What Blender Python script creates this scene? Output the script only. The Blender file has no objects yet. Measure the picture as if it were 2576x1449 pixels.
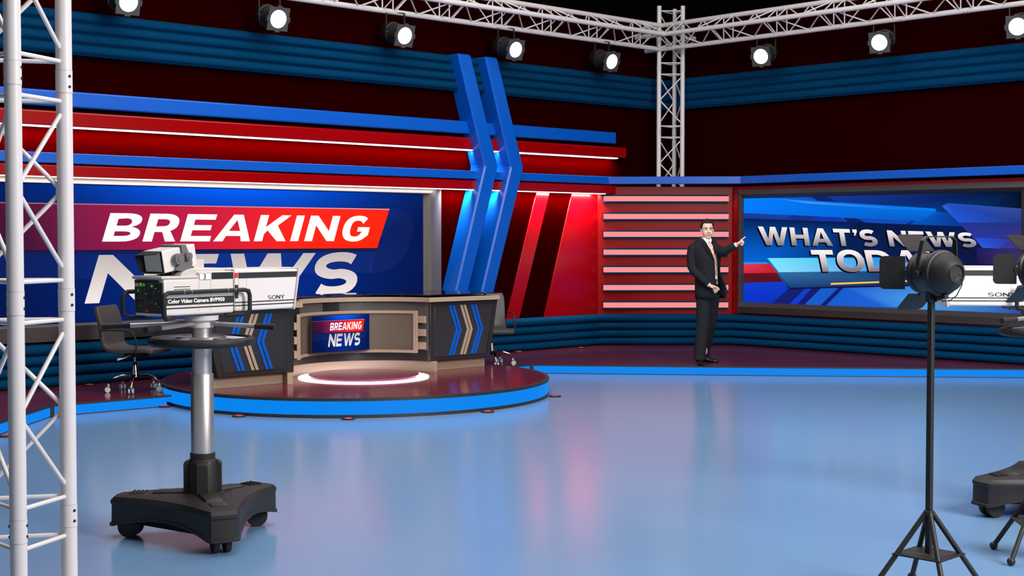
import bpy, math, random
from mathutils import Vector, Matrix
pi = math.pi
sc = bpy.context.scene
COL = sc.collection
# ------------------------------------------------------------------ camera frame (world: room corner at 0,0; walls y=0 and x=0)
f_px, cx, cy, HY = 3545., 1288., 724.5, 597.
TH = math.atan((cy-HY)/f_px)
YA = math.radians(46.7)
F = (math.cos(YA), math.sin(YA)); R = (math.sin(YA), -math.cos(YA))
D0 = 21.58; R0 = (1671-cx)/f_px*D0
CAM = (-F[0]*D0-R[0]*R0, -F[1]*D0-R[1]*R0, 1.676)
RZ = math.atan2(R[1], R[0])
def W(r, d, z=0.):                       # right / forward of the camera -> world
    return Vector((CAM[0]+F[0]*d+R[0]*r, CAM[1]+F[1]*d+R[1]*r, z))
def at(px, py, x=None, y=None, z=None):  # where the line of sight meets a wall or floor plane
    a = (px-cx)/f_px; b = -(py-cy)/f_px
    h = math.cos(TH)+b*math.sin(TH); dz = -math.sin(TH)+b*math.cos(TH)
    d = (F[0]*h+R[0]*a, F[1]*h+R[1]*a, dz)
    if x is not None: t = (x-CAM[0])/d[0]
    elif y is not None: t = (y-CAM[1])/d[1]
    else: t = (z-CAM[2])/d[2]
    return Vector([CAM[i]+t*d[i] for i in range(3)])

# ------------------------------------------------------------------ materials
def lin(c):
    return tuple((v/255/12.92 if v/255 <= .04045 else ((v/255+.055)/1.055)**2.4) for v in c)
def mat(name, c, rough=.5, metal=0., spec=.5, emit=None, es=0., noise=0., coat=0.):
    m = bpy.data.materials.new(name); m.use_nodes = True
    nt = m.node_tree; b = nt.nodes['Principled BSDF']
    l = lin(c)
    b.inputs['Base Color'].default_value = (*l, 1)
    b.inputs['Roughness'].default_value = rough
    b.inputs['Metallic'].default_value = metal
    b.inputs['Specular IOR Level'].default_value = spec
    b.inputs['Coat Weight'].default_value = coat
    b.inputs['Coat Roughness'].default_value = .08
    if emit:
        b.inputs['Emission Color'].default_value = (*lin(emit), 1)
        b.inputs['Emission Strength'].default_value = es
    if noise:
        tc = nt.nodes.new('ShaderNodeTexCoord'); n = nt.nodes.new('ShaderNodeTexNoise'); n.inputs['Scale'].default_value = 40
        mr = nt.nodes.new('ShaderNodeMapRange'); mr.inputs['To Min'].default_value = 1-noise; mr.inputs['To Max'].default_value = 1+noise
        mx = nt.nodes.new('ShaderNodeMix'); mx.data_type = 'RGBA'; mx.blend_type = 'MULTIPLY'; mx.inputs[0].default_value = 1
        mx.inputs[6].default_value = (*l, 1)
        nt.links.new(tc.outputs['Object'], n.inputs['Vector']); nt.links.new(n.outputs['Fac'], mr.inputs['Value'])
        nt.links.new(mr.outputs['Result'], mx.inputs[7]); nt.links.new(mx.outputs[2], b.inputs['Base Color'])
    return m
def emat(name, c, s):                    # a light source
    return mat(name, (4, 4, 4), .5, spec=.1, emit=c, es=s)
def gfxmat(name, s):                     # a lit display: shows the picture stored in the mesh's colour attribute
    m = bpy.data.materials.new(name); m.use_nodes = True; nt = m.node_tree; b = nt.nodes['Principled BSDF']
    a = nt.nodes.new('ShaderNodeVertexColor'); a.layer_name = 'Col'
    b.inputs['Base Color'].default_value = (.002, .002, .003, 1); b.inputs['Roughness'].default_value = .25
    b.inputs['Specular IOR Level'].default_value = 0.
    nt.links.new(a.outputs['Color'], b.inputs['Emission Color']); b.inputs['Emission Strength'].default_value = s
    return m
M = dict(
    maroon=mat('maroon_wall_paint', (31, 0, 0), .7, spec=0., noise=.08),
    teal=mat('teal_padding', (0, 53, 88), .8, spec=.04, noise=.06),
    blue=mat('blue_gloss_panel', (0, 84, 186), .3, spec=.5),
    red=mat('red_gloss_panel', (148, 0, 4), .18, spec=.5),
    redwall=mat('red_wall_panel', (134, 2, 6), .3, spec=.12),
    led=emat('led_white', (255, 236, 232), 3.), led2=emat('led_white_soft', (255, 236, 232), 3.),
    ledblue=emat('led_blue_panel', (0, 132, 238), 1.0),
    pink=emat('light_bar_pink', (255, 146, 146), 1.0),
    darktrim=mat('dark_trim', (38, 36, 36), .45),
    deck=mat('maroon_stage_gloss', (104, 32, 48), .14, spec=.22),
    frame=mat('grey_screen_frame', (98, 92, 88), .38, spec=.5),
    frame2=mat('dark_screen_frame', (60, 56, 55), .3, spec=.5),
    alu=mat('white_aluminium', (214, 207, 206), .38, spec=.5),
    steel=mat('brushed_steel', (196, 190, 190), .38, metal=.85),
    chrome=mat('chrome', (150, 146, 142), .12, metal=1.),
    black=mat('black_lamp_paint', (36, 34, 33), .5, spec=.35),
    rubber=mat('black_rubber', (37, 35, 35), .55, spec=.3),
    cast=mat('black_cast_base', (38, 35, 34), .5, spec=.3, noise=.05),
    hole=mat('dark_hole', (16, 16, 18), .6),
    white=mat('camera_white', (222, 213, 208), .35),
    beigewhite=mat('camera_cream', (196, 186, 180), .45),
    panel=mat('control_panel_black', (44, 44, 44), .5),
    grey=mat('bracket_grey', (104, 100, 98), .5),
    tan=mat('tan_desk_trim', (166, 143, 124), .5),
    tandark=mat('brown_grey_desk_panel', (98, 86, 74), .55, noise=.05),  # the curved desk panel's own brown-grey
    desk=mat('dark_desk_laminate', (48, 47, 48), .2, spec=.55),
    desk2=mat('dark_desk_border', (42, 39, 39), .3),
    glass=mat('black_glass_top', (24, 24, 30), .05, spec=.9),
    steelgrey=mat('grey_desk_panel', (96, 90, 88), .3),
    leather=mat('dark_leather', (58, 53, 50), .5, noise=.12),
    tealreflection=mat('viewfinder_teal_reflection', (50, 150, 150), .3),
    vfscreen=mat('viewfinder_screen', (88, 88, 90), .25, emit=(96, 98, 100), es=.8),
    wheelblue=mat('caster_blue', (24, 84, 138), .4), wheelwhite=mat('caster_grey', (190, 186, 186), .4),
    lime=mat('chair_lime', (190, 205, 110), .5),
    redlamp=mat('floor_lamp_red_glass', (170, 40, 40), .3, emit=(190, 40, 40), es=.35),
    lens=emat('spotlight_lens', (255, 255, 255), 9.),
    spotgrey=mat('spotlight_frame_grey', (60, 60, 62), .5),
    skin=mat('skin', (232, 188, 170), .55, spec=.3), lidskin=mat('eyelid_shade', (150, 104, 90), .6), hair=mat('dark_brown_hair', (44, 32, 28), .75, spec=.1, noise=.3),
    suit=mat('charcoal_suit', (31, 33, 39), .8, spec=.15, noise=.1), suitdark=mat('suit_lapel', (23, 24, 29), .8, spec=.15),
    shirt=mat('white_shirt', (238, 240, 246), .7), lip=mat('lips', (196, 104, 98), .5),
    eyewhite=mat('eye_white', (232, 226, 222), .3), iris=mat('iris', (40, 30, 26), .3),
    shoe=mat('black_shoe', (20, 19, 19), .25), belt=mat('black_belt', (18, 17, 17), .4),
    ledgreen=emat('indicator_green', (70, 220, 60), .6), ledamber=emat('indicator_amber', (240, 170, 60), 1.),
    redmark=mat('red_mark', (230, 50, 50), .4), greyline=mat('grey_panel_print', (110, 110, 108), .5),
    numplate=mat('white_number_plate', (245, 240, 236), .4), ink=mat('black_print', (40, 37, 37), .5),
    groove=mat('seam_grey', (186, 176, 172), .5),
    bigscreen=gfxmat('video_wall_picture', 1.0), smallscreen=gfxmat('monitor_picture', 1.0),
)
# tie: white with orange pattern
def tiemat():
    m = mat('orange_patterned_tie', (236, 196, 160), .6); nt = m.node_tree; b = nt.nodes['Principled BSDF']
    tc = nt.nodes.new('ShaderNodeTexCoord'); n = nt.nodes.new('ShaderNodeTexNoise'); n.inputs['Scale'].default_value = 60
    cr = nt.nodes.new('ShaderNodeValToRGB'); cr.color_ramp.elements[0].position = .42; cr.color_ramp.elements[1].position = .58
    cr.color_ramp.elements[0].color = (*lin((226, 130, 80)), 1); cr.color_ramp.elements[1].color = (*lin((246, 226, 200)), 1)
    nt.links.new(tc.outputs['Object'], n.inputs['Vector']); nt.links.new(n.outputs['Fac'], cr.inputs['Fac']); nt.links.new(cr.outputs['Color'], b.inputs['Base Color'])
    return m
M['tie'] = tiemat()
def floormat():
    m = mat('pale_blue_studio_floor', (110, 145, 184), .2, spec=.45); nt = m.node_tree; b = nt.nodes['Principled BSDF']
    tc = nt.nodes.new('ShaderNodeTexCoord'); n = nt.nodes.new('ShaderNodeTexNoise'); n.inputs['Scale'].default_value = .6
    mr = nt.nodes.new('ShaderNodeMapRange'); mr.inputs['To Min'].default_value = .165; mr.inputs['To Max'].default_value = .205
    nt.links.new(tc.outputs['Object'], n.inputs['Vector']); nt.links.new(n.outputs['Fac'], mr.inputs['Value']); nt.links.new(mr.outputs['Result'], b.inputs['Roughness'])
    return m
M['floor'] = floormat()

# ------------------------------------------------------------------ mesh builder
class MB:
    def __init__(s, T=None): s.v = []; s.f = []; s.c = []; s.T = T; s.mi = []; s.cm = 0
    def add(s, vs, fs, cols=None):
        o = len(s.v)
        for i, p in enumerate(vs):
            p = Vector(p); s.v.append(s.T @ p if s.T is not None else p)
            s.c.append(cols[i] if cols else (1, 1, 1))
        for f in fs: s.f.append(tuple(o+i for i in f)); s.mi.append(s.cm)
        return s
    def box(s, a, b, X=None):            # two opposite corners, optional extra matrix
        x0, y0, z0 = a; x1, y1, z1 = b
        vs = [Vector(p) for p in ((x0,y0,z0),(x1,y0,z0),(x1,y1,z0),(x0,y1,z0),(x0,y0,z1),(x1,y0,z1),(x1,y1,z1),(x0,y1,z1))]
        if X is not None: vs = [X @ p for p in vs]
        return s.add(vs, [(0,3,2,1),(4,5,6,7),(0,1,5,4),(1,2,6,5),(2,3,7,6),(3,0,4,7)])
    def prism(s, poly, d0, d1, ax='z'):  # polygon in a plane, extruded along ax
        n = len(poly)
        def P(p, d): return {'z': (p[0], p[1], d), 'y': (p[0], d, p[1]), 'x': (d, p[0], p[1])}[ax]
        vs = [P(p, d0) for p in poly]+[P(p, d1) for p in poly]
        return s.add(vs, [tuple(range(n))[::-1], tuple(range(n, 2*n))]+[(i, (i+1) % n, n+(i+1) % n, n+i) for i in range(n)])
    def cyl(s, p0, p1, r, r1=None, n=16, cap=True):
        p0, p1 = Vector(p0), Vector(p1); r1 = r if r1 is None else r1
        return s.tube([p0, p1], [r, r1], n, cap)
    def tube(s, pts, r, n=12, cap=True, closed=False, flat=None):
        pts = [Vector(p) for p in pts]; k = len(pts)
        rs = r if isinstance(r, (list, tuple)) else [r]*k
        tan = []
        for i in range(k):
            if closed: t = pts[(i+1) % k]-pts[i-1]
            else: t = pts[min(i+1, k-1)]-pts[max(i-1, 0)]
            tan.append(t.normalized())
        up = Vector((0, 0, 1)) if abs(tan[0].z) < .9 else Vector((1, 0, 0))
        u = tan[0].cross(up).normalized(); vs = []
        for i in range(k):
            u = (u-tan[i]*u.dot(tan[i]))
            u = u.normalized() if u.length > 1e-6 else tan[i].orthogonal().normalized()
            w = tan[i].cross(u)
            sc_ = 1.
            if 0 < i < k-1 and not closed:
                a = (pts[i]-pts[i-1]).normalized(); b = (pts[i+1]-pts[i]).normalized(); sc_ = min(1.4, 1/max(.5, math.cos(a.angle(b)/2)))
            rr = rs[i]; ra, rb = rr if isinstance(rr, (list, tuple)) else (rr, rr)
            for j in range(n):
                a = 2*pi*j/n
                vs.append(pts[i]+u*math.cos(a)*ra*sc_+w*math.sin(a)*rb*sc_)
        fs = []
        for i in range(k if closed else k-1):
            i2 = (i+1) % k
            for j in range(n): fs.append((i*n+j, i*n+(j+1) % n, i2*n+(j+1) % n, i2*n+j))
        if cap and not closed: fs += [tuple(range(n))[::-1], tuple((k-1)*n+j for j in range(n))]
        return s.add(vs, fs)
    def rings(s, rings, cap=True):       # closed cross sections of equal length
        n = len(rings[0]); vs = [p for r in rings for p in r]; fs = []
        for i in range(len(rings)-1):
            for j in range(n): fs.append((i*n+j, i*n+(j+1) % n, (i+1)*n+(j+1) % n, (i+1)*n+j))
        if cap: fs += [tuple(range(n))[::-1], tuple((len(rings)-1)*n+j for j in range(n))]
        return s.add(vs, fs)
    def lathe(s, prof, n=32, o=(0, 0, 0), X=None):   # profile (r, z) about z
        o = Vector(o); rings = []
        for r, z in prof:
            rings.append([(X @ Vector((r*math.cos(2*pi*j/n), r*math.sin(2*pi*j/n), z)) if X is not None else Vector((r*math.cos(2*pi*j/n), r*math.sin(2*pi*j/n), z)))+o for j in range(n)])
        return s.rings(rings, True)
    def ball(s, c, r, n=16, k=10):
        c = Vector(c); r = Vector(r) if not isinstance(r, (int, float)) else Vector((r, r, r))
        rg = []
        for i in range(k+1):
            a = -pi/2+pi*i/k; q = max(math.cos(a), .01)
            rg.append([c+Vector((r.x*q*math.cos(2*pi*j/n), r.y*q*math.sin(2*pi*j/n), r.z*math.sin(a))) for j in range(n)])
        return s.rings(rg)
    def torus(s, c, r0, r1, n=48, m=12):
        c = Vector(c)
        return s.tube([c+Vector((r0*math.cos(2*pi*i/n), r0*math.sin(2*pi*i/n), 0)) for i in range(n)], r1, m, closed=True)
    def sweep(s, path, prof):            # profile (offset to the room side, z) along a plan path, mitred
        k = len(path); rings = []
        for i in range(k):
            p = Vector(path[i]); dirs = []
            if i > 0: dirs.append((p-Vector(path[i-1])).normalized())
            if i < k-1: dirs.append((Vector(path[i+1])-p).normalized())
            ns = [Vector((d.y, -d.x)) for d in dirs]
            nn = sum(ns, Vector((0, 0))).normalized(); nn = nn/nn.dot(ns[0])
            rings.append([(p.x+nn.x*o, p.y+nn.y*o, z) for o, z in prof])
        return s.rings(rings)
    def build(s, name, m, parent=None, loc=None, smooth=True, bevel=0, seg=2, ang=40, absolute=False, cols=False):
        me = bpy.data.meshes.new(name)
        off = Vector(loc) if loc is not None else (parent.location if (absolute and parent is not None) else Vector((0, 0, 0)))
        me.from_pydata([tuple(p-off) for p in s.v], [], s.f)
        ms = m if isinstance(m, (list, tuple)) else [m]
        for q in ms: me.materials.append(q)
        if len(ms) > 1: me.polygons.foreach_set('material_index', s.mi)
        if cols:
            ca = me.color_attributes.new('Col', 'FLOAT_COLOR', 'POINT')
            for i, c in enumerate(s.c): ca.data[i].color = (*lin(c), 1)
        me.validate(); me.update()
        if smooth: me.shade_smooth(); me.set_sharp_from_angle(angle=math.radians(ang))
        o = bpy.data.objects.new(name, me); COL.objects.link(o)
        if parent is not None: o.parent = parent
        if loc is not None: o.location = loc
        if bevel:
            b = o.modifiers.new('soft_edges', 'BEVEL'); b.width = bevel; b.segments = seg; b.limit_method = 'ANGLE'; b.angle_limit = math.radians(30)
            if smooth: b.harden_normals = False
        return o
def thing(name, label, cat, loc=(0, 0, 0), rz=0., group=None):
    o = bpy.data.objects.new(name, None); COL.objects.link(o); o.empty_display_size = .1
    o.location = loc; o.rotation_euler = (0, 0, rz); return tag(o, label, cat, group)
def tag(o, label, cat, group=None, kind=None):
    o['label'] = label; o['category'] = cat
    if group: o['group'] = group
    if kind: o['kind'] = kind
    return o
def struct(o): o['kind'] = 'structure'; return o
def copy_tree(o, parent=None):
    c = o.copy(); COL.objects.link(c); c.parent = parent
    for ch in list(o.children): copy_tree(ch, c)
    return c

# ------------------------------------------------------------------ lettering (own sans glyphs; height 1)
def arcp(x, y, rx, ry, a0, a1, n=10, p=2.3):
    out = []
    for i in range(n+1):
        a = math.radians(a0+(a1-a0)*i/n); c, s_ = math.cos(a), math.sin(a)
        out.append((x+rx*math.copysign(abs(c)**(2/p), c), y+ry*math.copysign(abs(s_)**(2/p), s_)))
    return out
def stroke(pts, w, h):                   # ribbon along a path; thickness w across, h up-down
    L, Rr = [], []
    for i, (x, y) in enumerate(pts):
        x0, y0 = pts[max(i-1, 0)]; x1, y1 = pts[min(i+1, len(pts)-1)]
        l = math.hypot(x1-x0, y1-y0) or 1; nx, ny = -(y1-y0)/l, (x1-x0)/l
        t = .5*math.sqrt((nx*w)**2+(ny*h)**2)
        L.append((x+nx*t, y+ny*t)); Rr.append((x-nx*t, y-ny*t))
    return L+Rr[::-1]
def glyph(ch, s=.26, b=.19, w=None):
    if ch == 'I': return s, [[(0,0),(s,0),(s,1),(0,1)]]
    if ch == ' ': return .34, []
    if ch == "'": return s*.95, [[(.05*s,.99),(s*.95,.99),(s*.95,.86),(s*.5,.62),(s*.2,.62),(s*.42,.8),(.05*s,.8)]]
    if ch == 'E': w = w or .78; m0, m1 = .5-b*.46, .5+b*.5; return w, [[(0,0),(w,0),(w,b),(s,b),(s,m0),(w*.92,m0),(w*.92,m1),(s,m1),(s,1-b),(w,1-b),(w,1),(0,1)]]
    if ch == 'T': w = w or .86; c = w/2; return w, [[(c-s/2,0),(c+s/2,0),(c+s/2,1-b),(w,1-b),(w,1),(0,1),(0,1-b),(c-s/2,1-b)]]
    if ch == 'H': w = w or .92; return w, [[(0,0),(s,0),(s,.5-b/2),(w-s,.5-b/2),(w-s,0),(w,0),(w,1),(w-s,1),(w-s,.5+b/2),(s,.5+b/2),(s,1),(0,1)]]
    if ch == 'N': w = w or .96; return w, [[(0,0),(s,0),(s,.62),(w-s*.98,0),(w,0),(w,1),(w-s,1),(w-s,.4),(s*.98,1),(0,1)]]
    if ch == 'K': w = w or .92; return w, [[(0,0),(s,0),(s,.28),(s+.12,.41),(w-s*1.12,0),(w,0),(w*.62,.6),(w*.97,1),(w*.97-s*1.15,1),(s,.54),(s,1),(0,1)]]
    if ch == 'Y': w = w or .94; c = w/2; return w, [[(c-s/2,0),(c+s/2,0),(c+s/2,.4),(w,1),(w-s*1.12,1),(c,.58),(s*1.12,1),(0,1),(c-s/2,.4)]]
    if ch == 'A':
        w = w or 1.06; c = w/2; t = s*.56
        return w, [[(0,0),(s*1.08,0),(s*1.08+.08,.2),(w-s*1.08-.08,.2),(w-s*1.08,0),(w,0),(c+t,1),(c-t,1)], [(s*1.08+.15,.2+b*.95),(w-s*1.08-.15,.2+b*.95),(c,.8)]]
    if ch == 'W': w = w or 1.5; q = w*.31; c = w/2; t = s*.55; return w, [[(q-t,0),(q+t,0),(c,.68),(w-q-t,0),(w-q+t,0),(w,1),(w-s*1.08,1),(w-q,.36),(c+t,1),(c-t,1),(q,.36),(s*1.08,1),(0,1)]]
    if ch in 'OQ': w = w or 1.06; return w, [arcp(w/2,.5,w/2,.52,0,360,28,2.2)[:-1], arcp(w/2,.5,w/2-s,.52-b,0,360,28,2.2)[:-1]]
    if ch == 'D': w = w or .98; q = w*.42; return w, [[(0,0)]+arcp(q,.5,w-q,.5,-90,90,18)+[(0,1)], [(s,b)]+arcp(q,.5,w-q-s,.5-b,-90,90,18)+[(s,1-b)]]
    if ch in 'RB':
        w = w or (.94 if ch == 'R' else .92)
        if ch == 'R':
            q = w*.5; return w, [[(0,0),(s,0),(s,.34),(w*.52,.34),(w-s*1.12,0),(w,0),(w*.76,.38)]+arcp(q,.67,w*.96-q,.33,-60,90,12)+[(0,1)], [(s,.34+b)]+arcp(q,.675,w*.96-q-s,.325-b,-90,90,12)+[(s,1-b)]]
        q = w*.5; return w, [[(0,0)]+arcp(q,.27,w-q,.27,-90,70,10)+arcp(q,.755,w*.95-q,.245,-60,90,10)+[(0,1)],
            [(s,b)]+arcp(q,.28,w-q-s,.28-b,-90,90,10)+[(s,.56-b)], [(s,.56)]+arcp(q,.69,w*.95-q-s,.13,-90,90,10)+[(s,1-b)]]
    if ch == 'G':
        w = w or .98; r = w/2; pts = arcp(r,.5,r-s*.5,.52-b*.5,42,325,28,2.3)
        return w, [stroke(pts,s,b), [(w*.55,.56),(w,.56),(w,.24),(w-s*.5,.10),(w-s*.97,.20),(w-s*.97,.56-b*.9),(w*.55,.56-b*.9)]]
    if ch == 'S':
        w = w or .86; r = w/2; ry = .25-b/4+.01; rx = r-s*.5
        pts = arcp(r,.75-b/4,rx,ry,38,180,14,2.2)+arcp(r,.75-b/4,rx,ry,190,262,7,2.2)+arcp(r,.25+b/4,rx,ry,82,0,8,2.2)+arcp(r,.25+b/4,rx,ry,-10,-142,13,2.2)
        return w, [stroke(pts,s*1.02,b*1.05)]
    return .5, []
def fill(contours):
    cu = bpy.data.curves.new('t', 'CURVE'); cu.dimensions = '2D'; cu.fill_mode = 'BOTH'
    for c in contours:
        sp = cu.splines.new('POLY'); sp.points.add(len(c)-1); sp.use_cyclic_u = True
        for i, (x, y) in enumerate(c): sp.points[i].co = (x, y, 0, 1)
    o = bpy.data.objects.new('t', cu); COL.objects.link(o)
    me = bpy.data.meshes.new_from_object(o.evaluated_get(bpy.context.evaluated_depsgraph_get()))
    vs = [(v.co.x, v.co.y) for v in me.vertices]; fs = [tuple(p.vertices) for p in me.polygons]
    bpy.data.objects.remove(o); bpy.data.curves.remove(cu); bpy.data.meshes.remove(me)
    return vs, fs
def boxes(ch, x0, x1, s=.26, b=.19, k=1.):      # one glyph stretched to the span x0..x1; k = cap height in the same units
    w = (x1-x0)/k
    _, cs = glyph(ch, s, b, w)
    if ch == 'G' or ch == 'S':           # ribbon: quads between its two borders
        r_ = cs[0]; n = len(r_)//2
        parts = [(r_, [(i, i+1, 2*n-2-i, 2*n-1-i) for i in range(n-1)])]+[fill([c]) for c in cs[1:]]
    else: parts = [fill(cs)]
    return [([(x0+vx*k, vy*k) for vx, vy in vs], fs) for vs, fs in parts]
def textmesh(text, s=.26, b=.19, gap=.12):      # whole line, height 1, returns pieces + width
    out = []; x = 0.
    for ch in text:
        w, _ = glyph(ch, s, b)
        if ch != ' ': out += boxes(ch, x, x+w, s, b)
        x += w+gap
    return out, x-gap
def fonttext(text, size, off=0., sx=1.):
    cu = bpy.data.curves.new('t', 'FONT'); cu.body = text; cu.size = size; cu.offset = off; cu.resolution_u = 3
    o = bpy.data.objects.new('t', cu); COL.objects.link(o)
    me = bpy.data.meshes.new_from_object(o.evaluated_get(bpy.context.evaluated_depsgraph_get()))
    vs = [(v.co.x*sx, v.co.y) for v in me.vertices]; fs = [tuple(p.vertices) for p in me.polygons]
    bpy.data.objects.remove(o); bpy.data.curves.remove(cu); bpy.data.meshes.remove(me)
    return vs, fs
def lerp(a, b, t): return a+(b-a)*t
def mixc(a, b, t): t = min(1, max(0, t)); return tuple(lerp(a[i], b[i], t) for i in range(3))

# ================================================================== THE SETTING
WT = 4.93
XL, YR = -13.6, -9.4
struct(MB().box((-30, -26, -.3), (14, 6, 0)).build('floor', M['floor'], smooth=False))
struct(MB().box((XL, 0, 0), (.0, .12, WT)).build('wall_left', M['maroon'], smooth=False))
struct(MB().box((0, YR, 0), (.12, .12, WT)).build('wall_right', M['maroon'], smooth=False))
struct(MB().box((-30, 3.0, 0), (6, 3.1, 7.6)).build('wall_back', mat('black_studio_shell', (8, 8, 8), .9, spec=0.), smooth=False))
struct(MB().box((4.0, -26, 0), (4.1, 3., 7.6)).build('wall_right', bpy.data.materials['black_studio_shell'], smooth=False))
struct(MB().box((-30, -26, 7.6), (14, 6, 7.7)).build('ceiling', mat('black_ceiling', (6, 6, 6), .9, spec=0.), smooth=False))
# chamfered red wall across the corner
CA, CB = (-1.51, 0.), (0., -1.34)
struct(MB().prism([CA, (-1.43, .0), (0., -1.26), CB], .11, 2.412).build('wall_back', M['redwall'], smooth=False))
# padded teal bands
def rollprof(z0, z1, n, base, r):
    pr = [(-.0, z0), (base, z0)]; h = (z1-z0)/n
    for i in range(n):
        for k in range(9):
            t = k/8; pr.append((base+r*math.sin(pi*t)**.4, z0+h*(i+t*.985+.0075)))
    return pr+[(base, z1), (-.0, z1)]
path_corner = [(XL, 0.), (0., 0.), (0., YR)]
path_cham = [(XL, 0.), CA, CB, (0., YR)]
struct(MB().sweep(path_corner, rollprof(3.597, 4.052, 4, .09, .055)).build('trim_1', M['teal'], ang=70))
struct(MB().sweep(path_cham, rollprof(.11, .556, 4, .085, .06)).build('trim_2', M['teal'], ang=70))

# low stage along the walls
def poly_walls(pts, z0, z1, inset=0): return pts
SE = [(-14.3, -5.2), (-10.64, -1.62), (-4.44, -1.66), (-2.39, -4.08), (.0, -6.72), (.0, YR)]
inner = [(0, YR), CB, CA, (XL, 0), (-14.3, 0)]
st = thing('stage_platform', 'low maroon stage with a lit blue edge running along the studio walls', 'stage', (-6, -1, 0))
PC = (-7.38, -2.02); PR = 2.05; YB = -.17
bay = [(PC[0]+(PR+.004)*math.cos(a_), PC[1]+(PR+.004)*math.sin(a_)) for a_ in [math.radians(180-q) for q in range(0, 181, 3)]]
bay = [q for q in bay if -1.64 < q[1] < YB+.01]
outl = SE[:2]+[(bay[0][0], -1.63)]+bay+[(bay[-1][0], -1.65)]+SE[2:5]+[(-.004, YR), (-.004, -1.345), (-1.515, -.004), (-14.3, -.004)]
outl = [q for q in outl if q != (.0, -6.72)]; outl.insert(outl.index((-.004, YR)), (-.004, -6.72))
MB().prism(outl, .096, .11).build('deck', M['deck'], st, absolute=True, smooth=False)
def edge_strip(path, z0, z1, out, th=.02):
    b = MB(); b.sweep([Vector(p) for p in path], [(out-th, z0), (out, z0), (out, z1), (out-th, z1)]); return b
SE[4] = (-.05, -6.665)
for path in (SE[:2]+[(-9.44, -1.63)], [(-5.36, -1.655)]+SE[2:5]):
    edge_strip(path, .094, .1105, .012, .05).build('edge_trim', M['darktrim'], st, absolute=True, smooth=False)
    edge_strip(path, .008, .094, .0).build('light_strip', M['ledblue'], st, absolute=True, smooth=False)
    edge_strip(path, .0, .008, .004).build('edge_trim', M['darktrim'], st, absolute=True, smooth=False)
for p in SE[1:3]: MB().cyl((p[0], p[1], 0), (p[0], p[1], .109), .03, n=8).build('corner_post', M['darktrim'], st, absolute=True, smooth=False)

# round platform
PC = (-7.38, -2.02); PR = 2.05
rp = thing('round_platform', 'round maroon platform with a broad lit blue rim under the news desk', 'platform', (PC[0], PC[1], 0))
MB().lathe([(.01, .02), (PR-.03, .02), (PR-.03, .18), (.01, .18)], 128).build('platform_body', M['darktrim'], rp)
MB().lathe([(.01, .17), (PR-.012, .17), (PR-.012, .1855), (.01, .1855)], 128).build('deck', M['deck'], rp)
def ringwall(r0, r1, z0, z1, n=128):
    b = MB(); rg = []
    for j in range(n):
        a = 2*pi*j/n; c, s = math.cos(a), math.sin(a)
        rg.append([(r0*c, r0*s, z0), (r1*c, r1*s, z0), (r1*c, r1*s, z1), (r0*c, r0*s, z1)])
    rg.append(rg[0]); return b.rings(rg, cap=False)
ringwall(PR-.04, PR, .157, .186).build('edge_trim', M['darktrim'], rp)
ringwall(PR-.04, PR-.006, .03, .157).build('light_strip', M['ledblue'], rp)
ringwall(PR-.04, PR, .0, .031).build('edge_trim', M['darktrim'], rp)
for o in rp.children:                     # flat back where it meets the wall padding
    for v in o.data.vertices: v.co.y = min(v.co.y, YB-PC[1])
RC = (-7.36, -2.105)
rr = thing('round_riser', 'small maroon disc ringed by a glowing white light in front of the desk', 'riser', (RC[0], RC[1], .1855))
ringwall(.57, .695, 0, .008, 96).build('light_ring', emat('ring_light_white', (255, 238, 248), 5.), rr)
MB().lathe([(.01, .0), (.59, 0), (.59, .034), (.01, .034)], 96).build('deck', mat('magenta_disc_gloss', (104, 28, 62), .2), rr)

# ------------------------------------------------------------------ wall beams
def beam(label, x1, z0, z1, dep, m, bev=.012, zl=None):
    t = thing('wall_beam', label, 'beam', (-8, 0, z0))
    MB().box((XL+.3, -dep, z0), (x1, 0, z1)).build('beam_body', m, t, absolute=True, bevel=bev)
    return t
beam('topmost long blue gloss beam on the left wall', -1.25, 3.037, 3.205, .15, M['blue'], .018)
t = beam('red gloss beam with a white light line, second from the top on left wall', -1.025, 2.835, 2.992, .15, M['red'], .018)
MB().box((XL+.3, -.135, 2.823), (-1.2, -.045, 2.8345)).build('light_strip', M['led'], t, absolute=True, smooth=False)
t = thing('wall_beam', 'thin blue beam that wraps round all three walls above the screens', 'beam', (-2, -1, 2.445))
fr = [(XL+.3, -.2), (-1.328, -.2), (-.2, -1.47), (-.2, YR)]
b = MB()
for i in range(3):
    pass
prof = [(.0, 2.445), (.16, 2.445), (.16, 2.553), (.0, 2.553)]
path_b = [(XL+.3, -.04), (-1.395, -.04), (-.04, -1.537), (-.04, YR)]
b.sweep(path_b, prof); b.build('beam_body', M['blue'], t, absolute=True, bevel=.006)
t = beam('lowest red beam with a white light line just above the left video wall', -1.32, 2.308, 2.424, .2, M['red'], .006)
MB().box((XL+.3, -.19, 2.298), (-1.52, -.145, 2.3078)).build('light_strip', M['led2'], t, absolute=True, smooth=False)

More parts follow.
